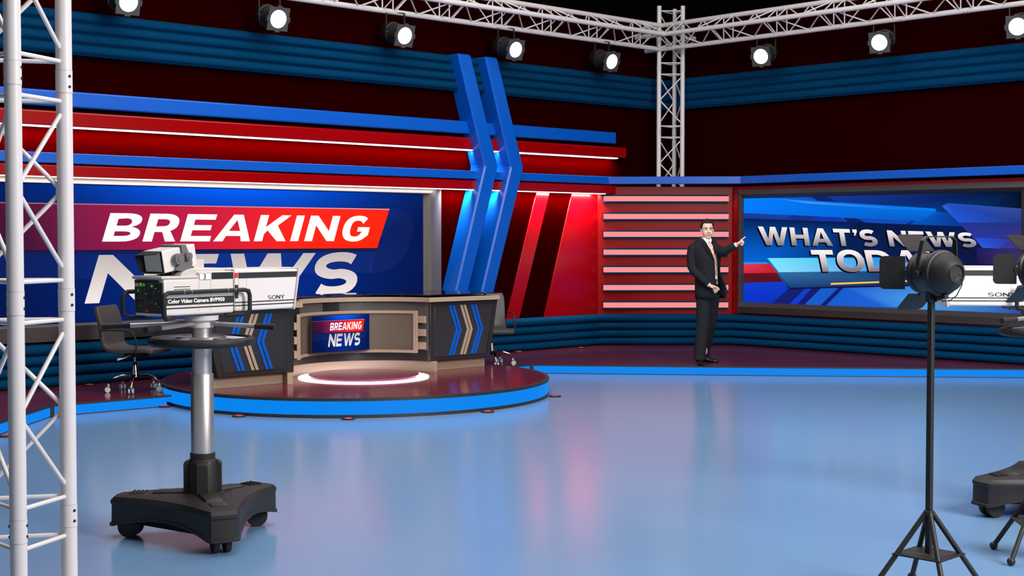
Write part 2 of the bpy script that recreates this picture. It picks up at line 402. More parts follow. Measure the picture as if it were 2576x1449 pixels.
# ------------------------------------------------------------------ chevron columns
def chevron(label, tl, kl, bl, w):
    t = thing('chevron_column', label, 'column', (kl[0], -.15, .5))
    sb = (kl[0]-bl[0])/(kl[1]-bl[1]); bx = kl[0]-sb*(kl[1]-.557)
    poly = [(tl[0], 4.056), (kl[0], kl[1]), (bx, .557), (bx+w, .557), (kl[0]+w+.02, kl[1]), (tl[0]+w, 4.056)]
    MB().prism(poly, -.3, -.0, 'y').build('column_body', M['blue'], t, absolute=True, bevel=.022, seg=1, smooth=False)
chevron('blue chevron column on the left wall, the one next to the breaking news screen', (-4.44, 4.04), (-3.975, 2.61), (-4.49, .97), .225)
chevron('blue chevron column on the left wall, the one nearer the red slanted stripe', (-3.965, 4.05), (-3.505, 2.61), (-4.03, .96), .225)

# red slanted stripes and right red panel
tag(MB().prism([(-2.754, 2.306), (-2.496, 2.306), (-3.085, .556), (-3.33, .556)], -.022, -.002, 'y').build('stripe_panel', M['red'], loc=(-2.9, 0, .556), bevel=.003), 'narrow slanted red gloss stripe between two dark bands of left wall', 'wall panel')
tag(MB().prism([(-2.05, 2.306), (-1.512, 2.306), (-1.512, .556), (-2.6, .556)], -.022, -.002, 'y').build('stripe_panel', M['red'], loc=(-2.0, 0, .556), bevel=.003), 'wide red gloss panel with a slanted edge beside the light bars', 'wall panel')
tag(MB().box((-.05, YR+.1, .556), (0, -1.36, 2.41)).build('wall_panel', M['red'], loc=(0, -4, .556)), 'long red wall panel around and behind the right video wall', 'wall panel')

# light bars
n2 = Vector((-1.34, -1.51)).normalized(); u2 = Vector((1.51, -1.34)).normalized()
mid = (Vector(CA)+Vector(CB))/2
ords = ['topmost', 'second from the top', 'third from the top', 'middle', 'third from the bottom', 'second from the bottom', 'lowest']
for i, zc in enumerate([2.236, 1.979, 1.72, 1.46, 1.205, .945, .69]):
    t = thing('light_bar', f'pink lit bar on the red corner wall, {ords[i]} of seven', 'light bar', (mid.x+n2.x*0, mid.y+n2.y*0, zc), math.atan2(u2.y, u2.x), 'light bars on the red corner wall')
    MB().box((-.915, -.06, -.058), (.905, -.0, .058)).build('housing', M['teal'], t, smooth=False)
    MB().box((-.915, -.066, -.037), (.912, -.058, .037)).build('diffuser', M['pink'], t, smooth=False)

# ------------------------------------------------------------------ video walls
def plane_y(y): return lambda x, z, e: Vector((x, y-e, z))
def news_graphic(P, parent, X, Z, mt, absolute=True, fine=1., fontk=1.):
    """X, Z map the artwork's own metre coordinates to the panel; P puts them on the panel with a lift e"""
    b = MB(); nx, nz = 40, 16; x0, x1, z0, z1 = -11.3, -4.866, .77, 2.228
    vs = []; cs = []
    for j in range(nz+1):
        for i in range(nx+1):
            x = lerp(x0, x1, i/nx); z = lerp(z0, z1, j/nz)
            g = math.exp(-((x+7.7)/1.9)**2)*max(0, (z-1.8)/.43)**1.1  # glow of the light strip above, painted into the top of the picture
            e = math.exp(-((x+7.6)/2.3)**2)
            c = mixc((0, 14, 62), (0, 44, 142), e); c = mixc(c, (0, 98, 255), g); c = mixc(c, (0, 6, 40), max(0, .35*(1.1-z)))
            vs.append(P(X(x), Z(z), 0)); cs.append(c)
    b.add(vs, [(j*(nx+1)+i, j*(nx+1)+i+1, (j+1)*(nx+1)+i+1, (j+1)*(nx+1)+i) for j in range(nz) for i in range(nx)], cs)
    def bc(x):
        k = [(-11.3, (34, 12, 40)), (-10.2, (60, 16, 54)), (-9.5, (122, 24, 72)), (-8.5, (176, 24, 74)), (-7.4, (232, 32, 48)), (-6.9, (255, 36, 24)), (-5.3, (255, 38, 0))]
        for (a, ca), (d, cd) in zip(k, k[1:]):
            if x <= d: return mixc(ca, cd, (x-a)/(d-a))
        return k[-1][1]
    def quad(pts, cols, e): b.add([P(X(x), Z(z), e) for x, z in pts], [tuple(range(len(pts)))], cols)
    e1, e2, e3 = .004*fine, .006*fine, .010*fine
    # thin lines
    for i in range(17):
        z = 1.525-.0175*i; q = .0022
        c = (40, 62, 140)
        quad([(x0, z-q), (-5.62-(1.53-z)*.33, z-q), (-5.62-(1.53-z)*.33, z+q), (x0, z+q)], [mixc(c, (10, 20, 80), .4), c, c, mixc(c, (10, 20, 80), .4)], e1)
    for i in range(22):
        r = .12+.88*i/21; ps = []
        for k in range(25):
            a = math.radians(-90+180*k/24)
            dz = .395*r*math.copysign(abs(math.sin(a))**.8, math.sin(a)); dx = .5*r*abs(math.cos(a))**.8
            ps.append((-5.585+dx+dz*.41, 1.635+dz))
        vs = []
        for k, (x, z) in enumerate(ps):
            d = .0018; vs += [P(X(x), Z(z), e1), P(X(x+d*math.cos(math.radians(-90+180*k/24))+.001), Z(z+.0032*math.sin(math.radians(-90+180*k/24))), e1)]
        b.add(vs, [(2*k, 2*k+1, 2*k+3, 2*k+2) for k in range(24)], [(44, 54, 118)]*len(vs))
    quad([(x0, 1.495), (-5.64, 1.495), (-5.62, 1.54), (x0, 1.54)], [(4, 22, 84), (2, 18, 60), (8, 10, 24), (10, 10, 40)], e1*.8)
    n = 60
    for i in range(n):
        xa, xb = lerp(x0, -5.42, i/n), lerp(x0, -5.42, (i+1)/n)
        def sl(x, z): return x-(2.03-z)*.41*(x-x0)/(-5.42-x0)
        quad([(sl(xa, 1.54), 1.54), (sl(xb, 1.54), 1.54), (xb, 2.03), (xa, 2.03)], [bc(xa), bc(xb), mixc(bc(xb), (255, 40, 60), .12), mixc(bc(xa), (255, 40, 60), .12)], e2)
    quad([(x0, 2.022), (-5.422, 2.022), (-5.42, 2.034), (x0, 2.034)], [(120, 60, 110), (255, 150, 160), (255, 170, 190), (130, 70, 120)], e3*.8)
    def word(lets, zb, k, s, bb, sh, ctop, cbot, e):
        for ch, xa, xb in lets:
            for vs, fs in boxes(ch, xa, xb, s, bb, k):
                b.add([P(X(x+z*sh), Z(zb+z), e) for x, z in vs], fs, [mixc(cbot, ctop, z/k) for x, z in vs])
    def px(p, y=607): return at(p, y, y=-.1).x
    w1 = [('B',256,346),('R',357.5,440),('E',452.5,527),('A',535.3,628),('K',637.6,718),('I',729,749.5),('N',764.3,839.5),('G',854,921)]
    word([(c, px(a), px(d)) for c, a, d in w1], 1.63, .307, .375, .2, .33, (255, 255, 253), (255, 255, 250), e3)
    w2 = [('N',212,377),('E',394,518),('W',548,765),('S',772,889)]
    word([(c, px(a, 757-.02*(a-212)), px(d, 757-.02*(d-212))) for c, a, d in w2], .972, .515, .325, .21, .33, (196, 184, 182), (248, 236, 234), e3)
    o = b.build('screen', mt, parent, absolute=absolute, smooth=False, cols=True); return o

t = thing('video_wall', 'large video wall showing BREAKING NEWS in a grey bevelled frame', 'video wall', (-8, 0, .6))
def frame_ring(P, outer, ridge, inner, d_out, d_ridge, d_in, back):
    """outer/ridge/inner = (a0,a1,z0,z1); depths out of the wall"""
    def loop(r, d): a0, a1, z0, z1 = r; return [P(a0, z0, d), P(a1, z0, d), P(a1, z1, d), P(a0, z1, d)]
    L = [loop(outer, back), loop(outer, d_out), loop(ridge, d_ridge), loop(inner, d_in), loop(inner, back)]
    return MB().rings(L+[L[0]], cap=False)
Pw = lambda a, z, d: (a, -d, z)
frame_ring(Pw, (-11.6, -4.52, .58, 2.43), (-11.42, -4.79, .748, 2.238), (-11.3, -4.866, .77, 2.228), .05, .165, .09, .0).build('screen_frame', M['frame'], t, absolute=True, bevel=.004)
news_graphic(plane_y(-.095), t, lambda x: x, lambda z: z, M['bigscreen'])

t = thing('video_wall', "large video wall showing WHAT'S NEWS TODAY in a dark frame", 'video wall', (0, -4, .6))
Pr = lambda a, z, d: (-d, a, z)
frame_ring(Pr, (-6.12, -1.497, .585, 2.362), (-5.9, -1.55, .68, 2.29), (-5.803, -1.588, .752, 2.234), .13, .17, .10, .05).build('screen_frame', M['frame2'], t, absolute=True, bevel=.004)
def what_graphic(t):
    b = MB()
    def G(pts, cols, e):
        if not isinstance(cols, list): cols = [cols]*len(pts)
        b.add([at(1840+x/3.45, 440+y/3.45, x=-.101-.0012*e) for x, y in pts], [tuple(range(len(pts)))], cols)
    G([(108, 190), (2516, 130), (2516, 1205), (104, 1112)], [(0, 100, 225), (0, 12, 36), (36, 66, 140), (10, 50, 200)], 0)
    G([(620, 180), (2516, 130), (2516, 300), (1880, 330), (1700, 430), (1000, 300)], [(18, 62, 165), (0, 8, 22), (2, 14, 40), (0, 55, 125), (0, 60, 150), (10, 50, 140)], 1)
    G([(700, 190), (830, 188), (920, 236), (760, 236)], (10, 34, 112), 2)
    G([(108, 206), (340, 200), (1780, 318), (1640, 402), (108, 332)], [(0, 128, 252), (0, 122, 250), (0, 112, 222), (0, 92, 196), (0, 122, 250)], 3)
    G([(340, 200), (1770, 293), (1780, 318), (660, 246)], [(0, 122, 250), (0, 132, 240), (0, 116, 232), (96, 165, 236)], 4)
    G([(1640, 402), (1780, 318), (1890, 335), (1990, 420), (2000, 452), (1480, 432)], [(0, 84, 190), (0, 92, 190), (10, 62, 160), (10, 52, 150), (8, 52, 150), (14, 84, 196)], 3)
    G([(108, 330), (1640, 400), (1480, 432), (108, 380)], [(26, 62, 158), (10, 78, 190), (16, 76, 190), (20, 50, 140)], 4)
    G([(520, 348), (760, 360), (690, 402), (465, 388)], (28, 44, 138), 5); G([(730, 362), (930, 372), (1000, 412), (690, 400)], (18, 52, 172), 5)
    G([(970, 374), (1100, 380), (1165, 416), (1010, 412)], (14, 28, 108), 5); G([(1560, 398), (1590, 400), (1550, 432), (1515, 430)], (14, 44, 130), 5)
    G([(108, 378), (1100, 412), (2130, 452), (2420, 790), (2420, 975), (1700, 980), (900, 800), (108, 772)], [(0, 30, 84), (2, 24, 72), (4, 26, 76), (12, 16, 60), (14, 14, 56), (4, 30, 86), (0, 36, 96), (0, 104, 220)], 6)
    G([(106, 757), (300, 757), (330, 772), (106, 772)], (30, 150, 240), 7)
    G([(106, 772), (340, 770), (400, 850), (106, 855)], [(226, 60, 88), (208, 28, 44), (196, 22, 36), (214, 34, 60)], 7)
    G([(106, 855), (400, 850), (448, 927), (106, 938)], [(92, 14, 30), (110, 18, 32), (84, 16, 28), (100, 18, 34)], 7)
    G([(106, 938), (448, 927), (505, 985), (345, 1122), (104, 1112)], [(12, 60, 205), (14, 62, 205), (12, 54, 195), (10, 46, 190), (8, 48, 200)], 7)
    G([(345, 1122), (500, 985), (2516, 940), (2516, 1205)], [(26, 84, 200), (18, 70, 180), (36, 62, 140), (40, 80, 170)], 7)
    G([(345, 1122), (500, 985), (640, 984), (500, 1125)], (16, 32, 112), 8); G([(500, 1125), (640, 984), (700, 982), (565, 1128)], (14, 62, 205), 8)
    G([(565, 1128), (700, 982), (780, 980), (630, 1130)], (16, 28, 112), 8); G([(630, 1130), (780, 980), (930, 978), (770, 1134)], (22, 92, 204), 8)
    G([(770, 1134), (930, 978), (978, 976), (818, 1136)], (12, 32, 116), 8)
    G([(818, 1136), (978, 976), (1760, 950), (1900, 1170), (1460, 1150), (1320, 1145)], [(24, 92, 210), (24, 90, 206), (60, 140, 228), (90, 176, 242), (60, 140, 228), (30, 100, 214)], 8)
    G([(1460, 1160), (1560, 1060), (1900, 1020), (2516, 1120), (2516, 1205)], [(84, 168, 238), (86, 172, 240), (96, 182, 246), (34, 64, 146), (40, 76, 164)], 9)
    G([(305, 722), (1320, 716), (1720, 720), (1720, 836), (395, 845)], [(110, 236, 255), (20, 150, 236), (0, 120, 220), (0, 110, 230), (140, 224, 255)], 9)
    G([(395, 845), (1720, 826), (1760, 960), (505, 990)], [(48, 110, 164), (8, 30, 92), (22, 18, 82), (16, 58, 118)], 9)
    G([(303, 722), (318, 722), (520, 988), (500, 992)], [(10, 150, 230), (20, 150, 235), (10, 30, 80), (2, 14, 44)], 10)
    G([(500, 992), (512, 980), (1720, 948), (1720, 962)], (24, 10, 60), 10)
    G([(862, 938), (1580, 913), (1600, 925), (862, 954)], (255, 200, 80), 10)
    G([(1828, 270), (1880, 245), (2516, 292), (2516, 415), (1975, 415)], [(40, 110, 220), (30, 78, 196), (56, 76, 150), (36, 56, 136), (36, 84, 214)], 8)
    G([(1975, 415), (2516, 405), (2516, 790), (2450, 790), (2200, 660)], [(34, 52, 140), (40, 48, 118), (66, 56, 118), (78, 58, 140), (42, 56, 176)], 8)
    G([(2110, 545), (2420, 560), (2330, 640), (2185, 632)], [(36, 84, 222), (44, 60, 160), (44, 70, 190), (44, 96, 232)], 9)
    G([(2130, 632), (2516, 640), (2516, 790), (2130, 770)], [(30, 26, 92), (52, 44, 106), (60, 50, 110), (26, 18, 70)], 8.5)
    def title(text, q, e, s, bb, gap, edge):
        pieces, wd = textmesh(text, s, bb, gap)
        TL, TR, BR, BL = [Vector(p) for p in q]
        def Q(u, v): return (BL.lerp(BR, u)).lerp(TL.lerp(TR, u), v)
        for vs, fs in pieces:
            for k in range(6, 0, -1):
                b.add([at(Q(x/wd, y).x-edge[0]*k/6, Q(x/wd, y).y+edge[1]*k/6, x=-.101-.0012*(e+.9-k*.1)) for x, y in vs], fs, [(3, 5, 16)]*len(vs))
            b.add([at(*Q(x/wd, y), x=-.101-.0012*(e+1.3)) for x, y in vs], fs, [mixc((124, 118, 128), (255, 246, 246), y*1.25-.1) for x, y in vs])
    title("WHAT'S NEWS", [(1906.2, 569.6), (2449.5, 586), (2458.5, 622), (1912.5, 617.2)], 12, .25, .21, .115, (4, 3))
    title("TODAY", [(2038.7, 628.8), (2376, 630), (2390, 682), (2050, 684)], 15, .25, .21, .1, (4, 3))
    b.build('screen', M['bigscreen'], t, absolute=True, smooth=False, cols=True)
what_graphic(t)

# ------------------------------------------------------------------ uplights on the floor and stage
def uplight():
    t = thing('floor_light', '', 'floor light')
    MB().lathe([(.01, .0), (.062, 0), (.066, .008), (.056, .014), (.046, .012), (.044, .006), (.01, .006)], 32).build('rim', M['cast'], t)
    MB().lathe([(.01, .006), (.043, .006), (.036, .014), (.018, .018), (.004, .019)], 24).build('lens', M['redlamp'], t)
    return t
up0 = uplight()
ups = [((608, 1047, 0), 'small round red floor light in front of the platform, just beyond the camera pedestal column'),
 ((877, 1052, 0), 'small round red floor light at the front middle of the round platform'),
 ((1227, 1037, 0), 'small round red floor light by the round platform, below the desk\'s chevron end'),
 ((1390, 998, 0), 'small round red floor light at the right tip of the round platform'),
 ((436, 1022, 0), 'small round red floor light where stage edge meets round platform behind camera pedestal'),
 ((142, 1048, 0), 'small round red floor light at the bend of the stage edge, behind the foreground truss'),
 ((14, 1098, 0), 'small round red floor light at the far left end of the stage edge'),
 ((1622, 941, 0), 'small round red floor light along the back stage edge, left of the standing man'),
 ((1895, 942, 0), 'small round red floor light along the back stage edge, right of the standing man'),
 ((2183, 943, 0), 'small round red floor light on the back stage edge, left of the lamp stand pole'),
 ((2481, 945, 0), 'small round red floor light on the back stage edge, right of the lamp stand pole'),
 ((1300, 886, .1105), 'small red light on the stage deck beside the right office chair'),
 ((1462, 876, .1105), 'small red light on the stage deck below the wide red wall panel'),
 ((208, 967, .1105), 'small red light on the stage deck behind the left office chair')]
for i, ((px_, py_, z), lab) in enumerate(ups):
    o = up0 if i == 0 else copy_tree(up0); p = at(px_, py_, z=z)
    if z == 0:                           # keep clear of the platform rim
        d = Vector((p.x-PC[0], p.y-PC[1])); 
        if d.length < PR+.075: d = d.normalized()*(PR+.075); p = Vector((PC[0]+d.x, PC[1]+d.y, 0))
    if z > 0: p.y = min(p.y, -.235) if i != 12 else min(p.y, -.28)
    o.location = (p.x, p.y, z); tag(o, lab, 'floor light', 'small red floor lights')

# ================================================================== NEWS DESK
DX, DYC = -7.38, -2.34                   # centre of the hollow
RECR = .93
desk = thing('news_desk', 'dark curved news desk with tan trim, blue chevrons and glass top', 'desk', (DX, -1.9, .1855))
def arcxy(r, a0, a1, n): return [(DX+r*math.sin(math.radians(lerp(a0, a1, i/n))), DYC+r*math.cos(math.radians(lerp(a0, a1, i/n)))) for i in range(n+1)]
A0 = 77
def band(b, r0, r1, z0, z1, a0=-A0, a1=A0, n=28):      # curved slab
    i_ = arcxy(r0, a0, a1, n); o_ = arcxy(r1, a0, a1, n)
    return b.rings([[(*i_[k], z0), (*o_[k], z0), (*o_[k], z1), (*i_[k], z1)] for k in range(n+1)])
# end cabinets (front y=-2.15), flared outer sides
def cab(s):
    # s=+1 right, -1 left
    xi = DX+s*.905
    prof = [(xi, .30), (DX+s*1.80, .30), (DX+s*1.925, .962), (xi, .962)]
    c = MB().prism(prof, -2.15, -1.80, 'y').build('end_cabinet', M['desk2'], desk, absolute=True, bevel=.008)
    fr_ = [(xi+s*.06, .345), (DX+s*1.735, .345), (DX+s*1.845, .92), (xi+s*.06, .92)]
    MB().prism(fr_, -2.156, -2.12, 'y').build('front_panel', M['desk'], desk, absolute=True, bevel=.003)
    MB().prism([(DX+s*1.745, .37), (DX+s*1.76, .37), (DX+s*1.85, .895), (DX+s*1.835, .895)] if s > 0 else [(xi-.10, .37), (xi-.085, .37), (xi-.085, .895), (xi-.10, .895)], -2.158, -2.13, 'y').build('groove', M['hole'], desk, absolute=True, smooth=False)
    for gi, (x0, mm) in enumerate([(.262, 'blue'), (.43, 'tan'), (.59, 'blue')]):
        b = MB()
        for d in (0, .05):
            xa = x0+d; w_ = .034; sh = .105
            p = [(xi+s*xa, .915), (xi+s*(xa+w_), .915), (xi+s*(xa+sh+w_), .635), (xi+s*(xa+w_), .355), (xi+s*xa, .355), (xi+s*(xa+sh), .635)]
            b.prism(p, -2.165, -2.15, 'y')
        b.build('chevron_inlay', M[mm], desk, absolute=True, smooth=False)
    MB().box((min(DX+s*.97, DX+s*1.80), -2.06, .1855), (max(DX+s*.97, DX+s*1.80), -1.84, .302)).build('plinth', M['tan'], desk, absolute=True, bevel=.003)
cab(1); cab(-1)
# hollow: inner curved wall and plinth
b = MB(); band(b, RECR, RECR+.06, .30, .965); b.build('inner_wall', M['steelgrey'], desk, absolute=True, ang=60)
for a0, a1 in ((-64, -24), (-1, 12)):
    b = MB(); band(b, RECR-.004, RECR+.001, .42, .963, a0, a1, 8); b.build('dark_panel', M['desk2'], desk, absolute=True, ang=60)
b = MB(); band(b, RECR-.004, RECR+.001, .301, .42, -76, 76, 24); b.build('dark_panel', M['desk2'], desk, absolute=True, ang=60)
b = MB(); band(b, RECR+.02, RECR+.08, .1855, .301, -80, 80); b.build('plinth', M['tan'], desk, absolute=True, ang=60)
# tan bars in the hollow
for z in (.44, .585, .73):
    b = MB(); band(b, RECR-.07, RECR-.03, z, z+.075, 45, 76, 10); b.build('tan_bar', M['tan'], desk, absolute=True, ang=60)
    b = MB(); band(b, RECR-.04, RECR-.01, z, z+.075, -78, -55, 8); b.build('tan_bar', M['tan'], desk, absolute=True, ang=60)
# curved panel with tan frame
PR_ = .80
b = MB(); band(b, PR_+.005, PR_+.02, .41, .855, -59, 71); b.build('curved_panel', M['tandark'], desk, absolute=True, ang=60)
for a0, a1, z0, z1, n_ in ((-60, 72, .835, .865, 28), (-60, 72, .40, .43, 28), (69, 72, .43, .835, 2), (-60, -58.5, .43, .835, 2)):
    b = MB(); band(b, PR_-.012, PR_+.024, z0, z1, a0, a1, n_); b.build('panel_frame', M['tan'], desk, absolute=True, ang=60)
# counter
def counter(r, front, z0, z1, xo, back, n=28):
    arc = arcxy(r, -A0+1.5, A0-1.5, n)
    arc = [p for p in arc if p[1] > front]
    pl = [(DX-xo, back), (DX-xo, front), (arc[0][0], front)]+arc+[(arc[-1][0], front), (DX+xo, front), (DX+xo, back)]
    return MB().prism(pl, z0, z1)
counter(.865, -2.215, .962, 1.010, 1.90, -1.15).build('counter_edge', M['tan'], desk, absolute=True, bevel=.002)
for a in (-48, -22, 4, 30, 56):
    x, y = arcxy(.935, a, a, 1)[0]; MB().cyl((x, y, 1.008), (x, y, 1.034), .012, n=10).build('glass_spacer', M['hole'], desk, absolute=True)
for x in (-1.75, -1.1, 1.1, 1.75): MB().cyl((DX+x, -2.12, 1.008), (DX+x, -2.12, 1.034), .012, n=10).build('glass_spacer', M['hole'], desk, absolute=True)
counter(.895, -2.19, 1.032, 1.042, 1.86, -1.17).build('glass_top', M['glass'], desk, absolute=True)
# monitor inside the hollow
mo = thing('monitor', 'small monitor showing BREAKING NEWS set into the desk front', 'monitor', (0, 0, 0))
pa = Vector((*arcxy(.735, -30, -30, 1)[0], 0)); pb = Vector((*arcxy(.735, 32, 32, 1)[0], 0))
u = (pb-pa).normalized(); mw = (pb-pa).length; mo.location = (pa.x, pa.y, .44); mo.rotation_euler = (0, 0, math.atan2(u.y, u.x))
MB().box((-.012, 0, -.006), (mw+.006, .022, .396)).build('housing', M['hole'], mo, bevel=.002)
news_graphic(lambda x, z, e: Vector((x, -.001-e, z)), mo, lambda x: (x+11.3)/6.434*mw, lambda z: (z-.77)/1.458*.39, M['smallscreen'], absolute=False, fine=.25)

# ================================================================== TRUSSES
def truss_parts(root, p, ax, L, period, phase, r=.0335, rb=.0095, skip=None, m=None, ends=None, tf=0):
    """p: three chord start points; ax: unit direction; couplers at phase + k*period"""
    m = m or M['alu']; ax = Vector(ax)
    for i, q in enumerate(p):
        e0, e1 = (ends[i] if ends else (0, L))
        MB().cyl(q+ax*e0, q+ax*e1, r, n=24).build('chord', m, root, absolute=True)
    br = MB()
    k = math.floor(-phase/period)-1
    while phase+k*period < L+period:
        c = phase+k*period; k += 1
        for i in range(3):
            q = p[i]
            if .1 < c < L-.1:
                cp = MB(); cp.cyl(q+ax*(c-.047), q+ax*(c+.047), r+.0012, n=24); cp.cm = 1
                for d in (-.047, .047): cp.cyl(q+ax*(c+d-.0012), q+ax*(c+d+.0012), r+.0016, n=24)
                cp.cm = 2
                out = (q-(p[0]+p[1]+p[2])/3).normalized()
                for d in (-.022, .022):
                    for sgn in (1, -1):
                        tt = ax.cross(out)*sgn
                        tt = (tt+out*.25).normalized()
                        cp.cyl(q+ax*(c+d)+tt*(r-.001), q+ax*(c+d)+tt*(r+.004), .0062, n=10)
                cp.build('coupler', [m, M['groove'], M['hole']], root, absolute=True)
            j = (i+1) % 3; a, bb = p[i], p[j]
            dirn = (bb-a).normalized(); a_ = a+dirn*r*.9; b_ = bb-dirn*r*.9
            for d in (-.083, .083):
                if 0 < c+d < L: br.cyl(a_+ax*(c+d), b_+ax*(c+d), rb, n=10)
            s0, s1, sm = c+.14, c+period-.14, c+period/2
            if s1 < L and s0 > 0: br.tube([b_+ax*s0, a_+ax*(sm-.02), a_+ax*(sm+.02), b_+ax*s1], rb, 10)
    br.build('bracing', m, root, absolute=True)
# foreground tower at the left edge
l1, l2 = W(-1.982, 5.62, 0), W(-1.883, 5.95, 0)
e = (l2-l1); l3 = (l1+l2)/2+Vector((-(e.y), e.x, 0)).normalized()*.298
tw = thing('truss_tower', 'white truss tower standing close by at the left edge of the view', 'truss', ((l1+l2+l3)/3))
truss_parts(tw, [l1, l2, l3], (0, 0, 1), 5.4, .9155, .4975)
bp = (l1+l2+l3)/3; MB().box((bp.x-.28, bp.y-.28, 0), (bp.x+.28, bp.y+.28, .012)).build('base_plate', M['alu'], tw, absolute=True, bevel=.003)
# corner column behind the red wall
c1, c2, c3 = W((1656-cx)/f_px*20.95, 20.95, 0.), W((1715-cx)/f_px*20.95, 20.95, 0.), W((1694.7-cx)/f_px*21.24, 21.24, 0.)
tc = thing('truss_column', 'white truss column rising in the room corner behind the red wall', 'truss', ((c1+c2+c3)/3))
truss_parts(tc, [c1, c2, c3], (0, 0, 1), 5.09, .93, .45)
# overhead trusses, apex chord towards the room
yM, yB = -.665, -.375; xM, xB = -.80, -.535
zM, zU, zL = 4.62, 4.80, 4.452
tl = thing('overhead_truss', 'white overhead truss running above the left wall with five spotlights', 'truss', (-7, -.5, 4.4))
truss_parts(tl, [Vector((-13.2, yM, zM)), Vector((-13.2, yB, zU)), Vector((-13.2, yB, zL))], (1, 0, 0), 13.2, .9155, .22, ends=[(0, 13.2+xM), (0, 13.2+xB), (0, 13.2+xB)])
tr = thing('overhead_truss', 'white overhead truss running above the right wall and screen', 'truss', (-.6, -5, 4.4))
truss_parts(tr, [Vector((xM, -9.3, zM)), Vector((xB, -9.3, zU)), Vector((xB, -9.3, zL))], (0, 1, 0), 9.3+yM+.15, .9155, .35, ends=[(0, 9.3-.12), (0, 9.3-.06), (0, 9.3-.08)])

# ================================================================== SPOTLIGHTS
def spot(side):
    t = thing('spotlight', '', 'spotlight')
    # local: origin at centre of body; +y aims; z up
    X = Matrix.Rotation(math.radians(-90), 4, 'X')     # z -> +y
    MB().lathe([(.01,-.255),(.06,-.248),(.10,-.222),(.120,-.18),(.124,-.13),(.128,-.125),(.128,-.085),(.118,-.08),(.118,-.03),(.104,.02),(.098,.09),(.112,.12),(.118,.15),(.01,.15)], 28, X=X).build('body', M['black'], t)
    b = MB(); n = 32
    sq = []
    for k in range(n):
        a = 2*pi*k/n; c, s_ = math.cos(a), math.sin(a); q = .132/max(abs(c), abs(s_)); sq.append((c*q, s_*q))
    rg = [[(x, .15, z) for x, z in sq], [(x, .168, z) for x, z in sq], [(.103*math.cos(2*pi*k/n), .168, .103*math.sin(2*pi*k/n)) for k in range(n)], [(.103*math.cos(2*pi*k/n), .150, .103*math.sin(2*pi*k/n)) for k in range(n)]]
    b.rings(rg, cap=False)
    for c, s_ in ((1, 0), (-1, 0), (0, 1), (0, -1)):
        b.box((c*.14-.03*abs(s_)-.008*abs(c), .145, s_*.14-.03*abs(c)-.008*abs(s_)), (c*.14+.03*abs(s_)+.008*abs(c), .172, s_*.14+.03*abs(c)+.008*abs(s_)))
    b.build('filter_frame', M['spotgrey'], t, smooth=False)
    MB().lathe([(.01, .15), (.101, .15), (.1, .158), (.01, .163)], 32, X=X).build('lens', M['lens'], t)
    return t
def place_spot(lp, dirv, label, src, hz):
    """lp lens centre, dirv aim, hz height of the chord it hangs from"""
    d = Vector(dirv).normalized(); o = spot(0) if src is None else copy_tree(src)
    q = d.to_track_quat('Y', 'Z'); o.rotation_euler = q.to_euler(); o.location = Vector(lp)-d*.16
    tag(o, label, 'spotlight', 'spotlights hanging from the trusses')
    return o
s0_ = None
aim = Vector(W(.62, -.75, 0)-W(0, 0, 0)); aim.z = -.28
aimr = Vector(W(-.5, -.82, 0)-W(0, 0, 0)); aimr.z = -.28
on_ = ['leftmost spotlight on left truss, half cut off by the top edge of view', 'second spotlight from the left edge, hanging above the BREAKING NEWS wall', 'middle spotlight of the five on the left truss', 'spotlight just above the top of the blue chevron columns', 'last spotlight on the left truss, nearest the corner column']
allspots = []
for i, (x, z) in enumerate([(-9.264, 4.128), (-7.407, 4.147), (-5.571, 4.138), (-3.704, 4.138), (-1.845, 4.14)]):
    o = place_spot((x, -.6, z), aim, on_[i], s0_, zL); s0_ = s0_ or o; allspots.append((o, aim, 0))
on_ = ['first spotlight on the right truss, nearest the corner column', 'middle spotlight of the three visible on the right truss', 'spotlight at the far right end of right truss, cut by the view edge']
for i, (y, z) in enumerate([(-2.316, 4.153), (-4.171, 4.157), (-6.033, 4.158)]):
    o = place_spot((-.7, y, z), aimr, on_[i], s0_, zL); allspots.append((o, aimr, 1))
for o, a_, kind in allspots:              # hanging yoke: two flat bars from the lower chord, each yoke its own mesh in world axes
    d = a_.normalized(); s_ = Vector((d.y, -d.x, 0)).normalized(); c = Vector(o.location)
    inv = (Matrix.Translation(o.location) @ o.rotation_euler.to_matrix().to_4x4()).inverted()
    b = MB(inv)
    for k in (1, -1):
        p = c-d*.05+s_*k*.135; dz = zL-.005
        n_ = d.copy(); n_.z = 0; n_.normalize()
        vs = []
        for z in (c.z-.05, dz):
            for aa, bb in ((-.006, -.012), (.006, -.012), (.006, .012), (-.006, .012)): vs.append(Vector((p.x, p.y, z))+s_*aa+n_*bb)
        b.add(vs, [(0,1,2,3), (4,7,6,5), (0,4,5,1), (1,5,6,2), (2,6,7,3), (3,7,4,0)])
        b.cyl(c-d*.05+s_*k*.09, c-d*.05+s_*k*.15, .018, n=12)
    c = c-Vector((d.x, d.y, 0))*.05; top = [c+s_*.14, c-s_*.14]
    b.cyl(Vector((top[0].x, top[0].y, zL-.006)), Vector((top[1].x, top[1].y, zL-.006)), .008, n=8)
    ct = Vector((c.x, c.y, zL-.006)); tgt = Vector((c.x, yB, zL-.02)) if kind == 0 else Vector((xB, c.y, zL-.02))
    b.cyl(ct, tgt, .012, n=8)
    b.build('yoke', M['black'], o)

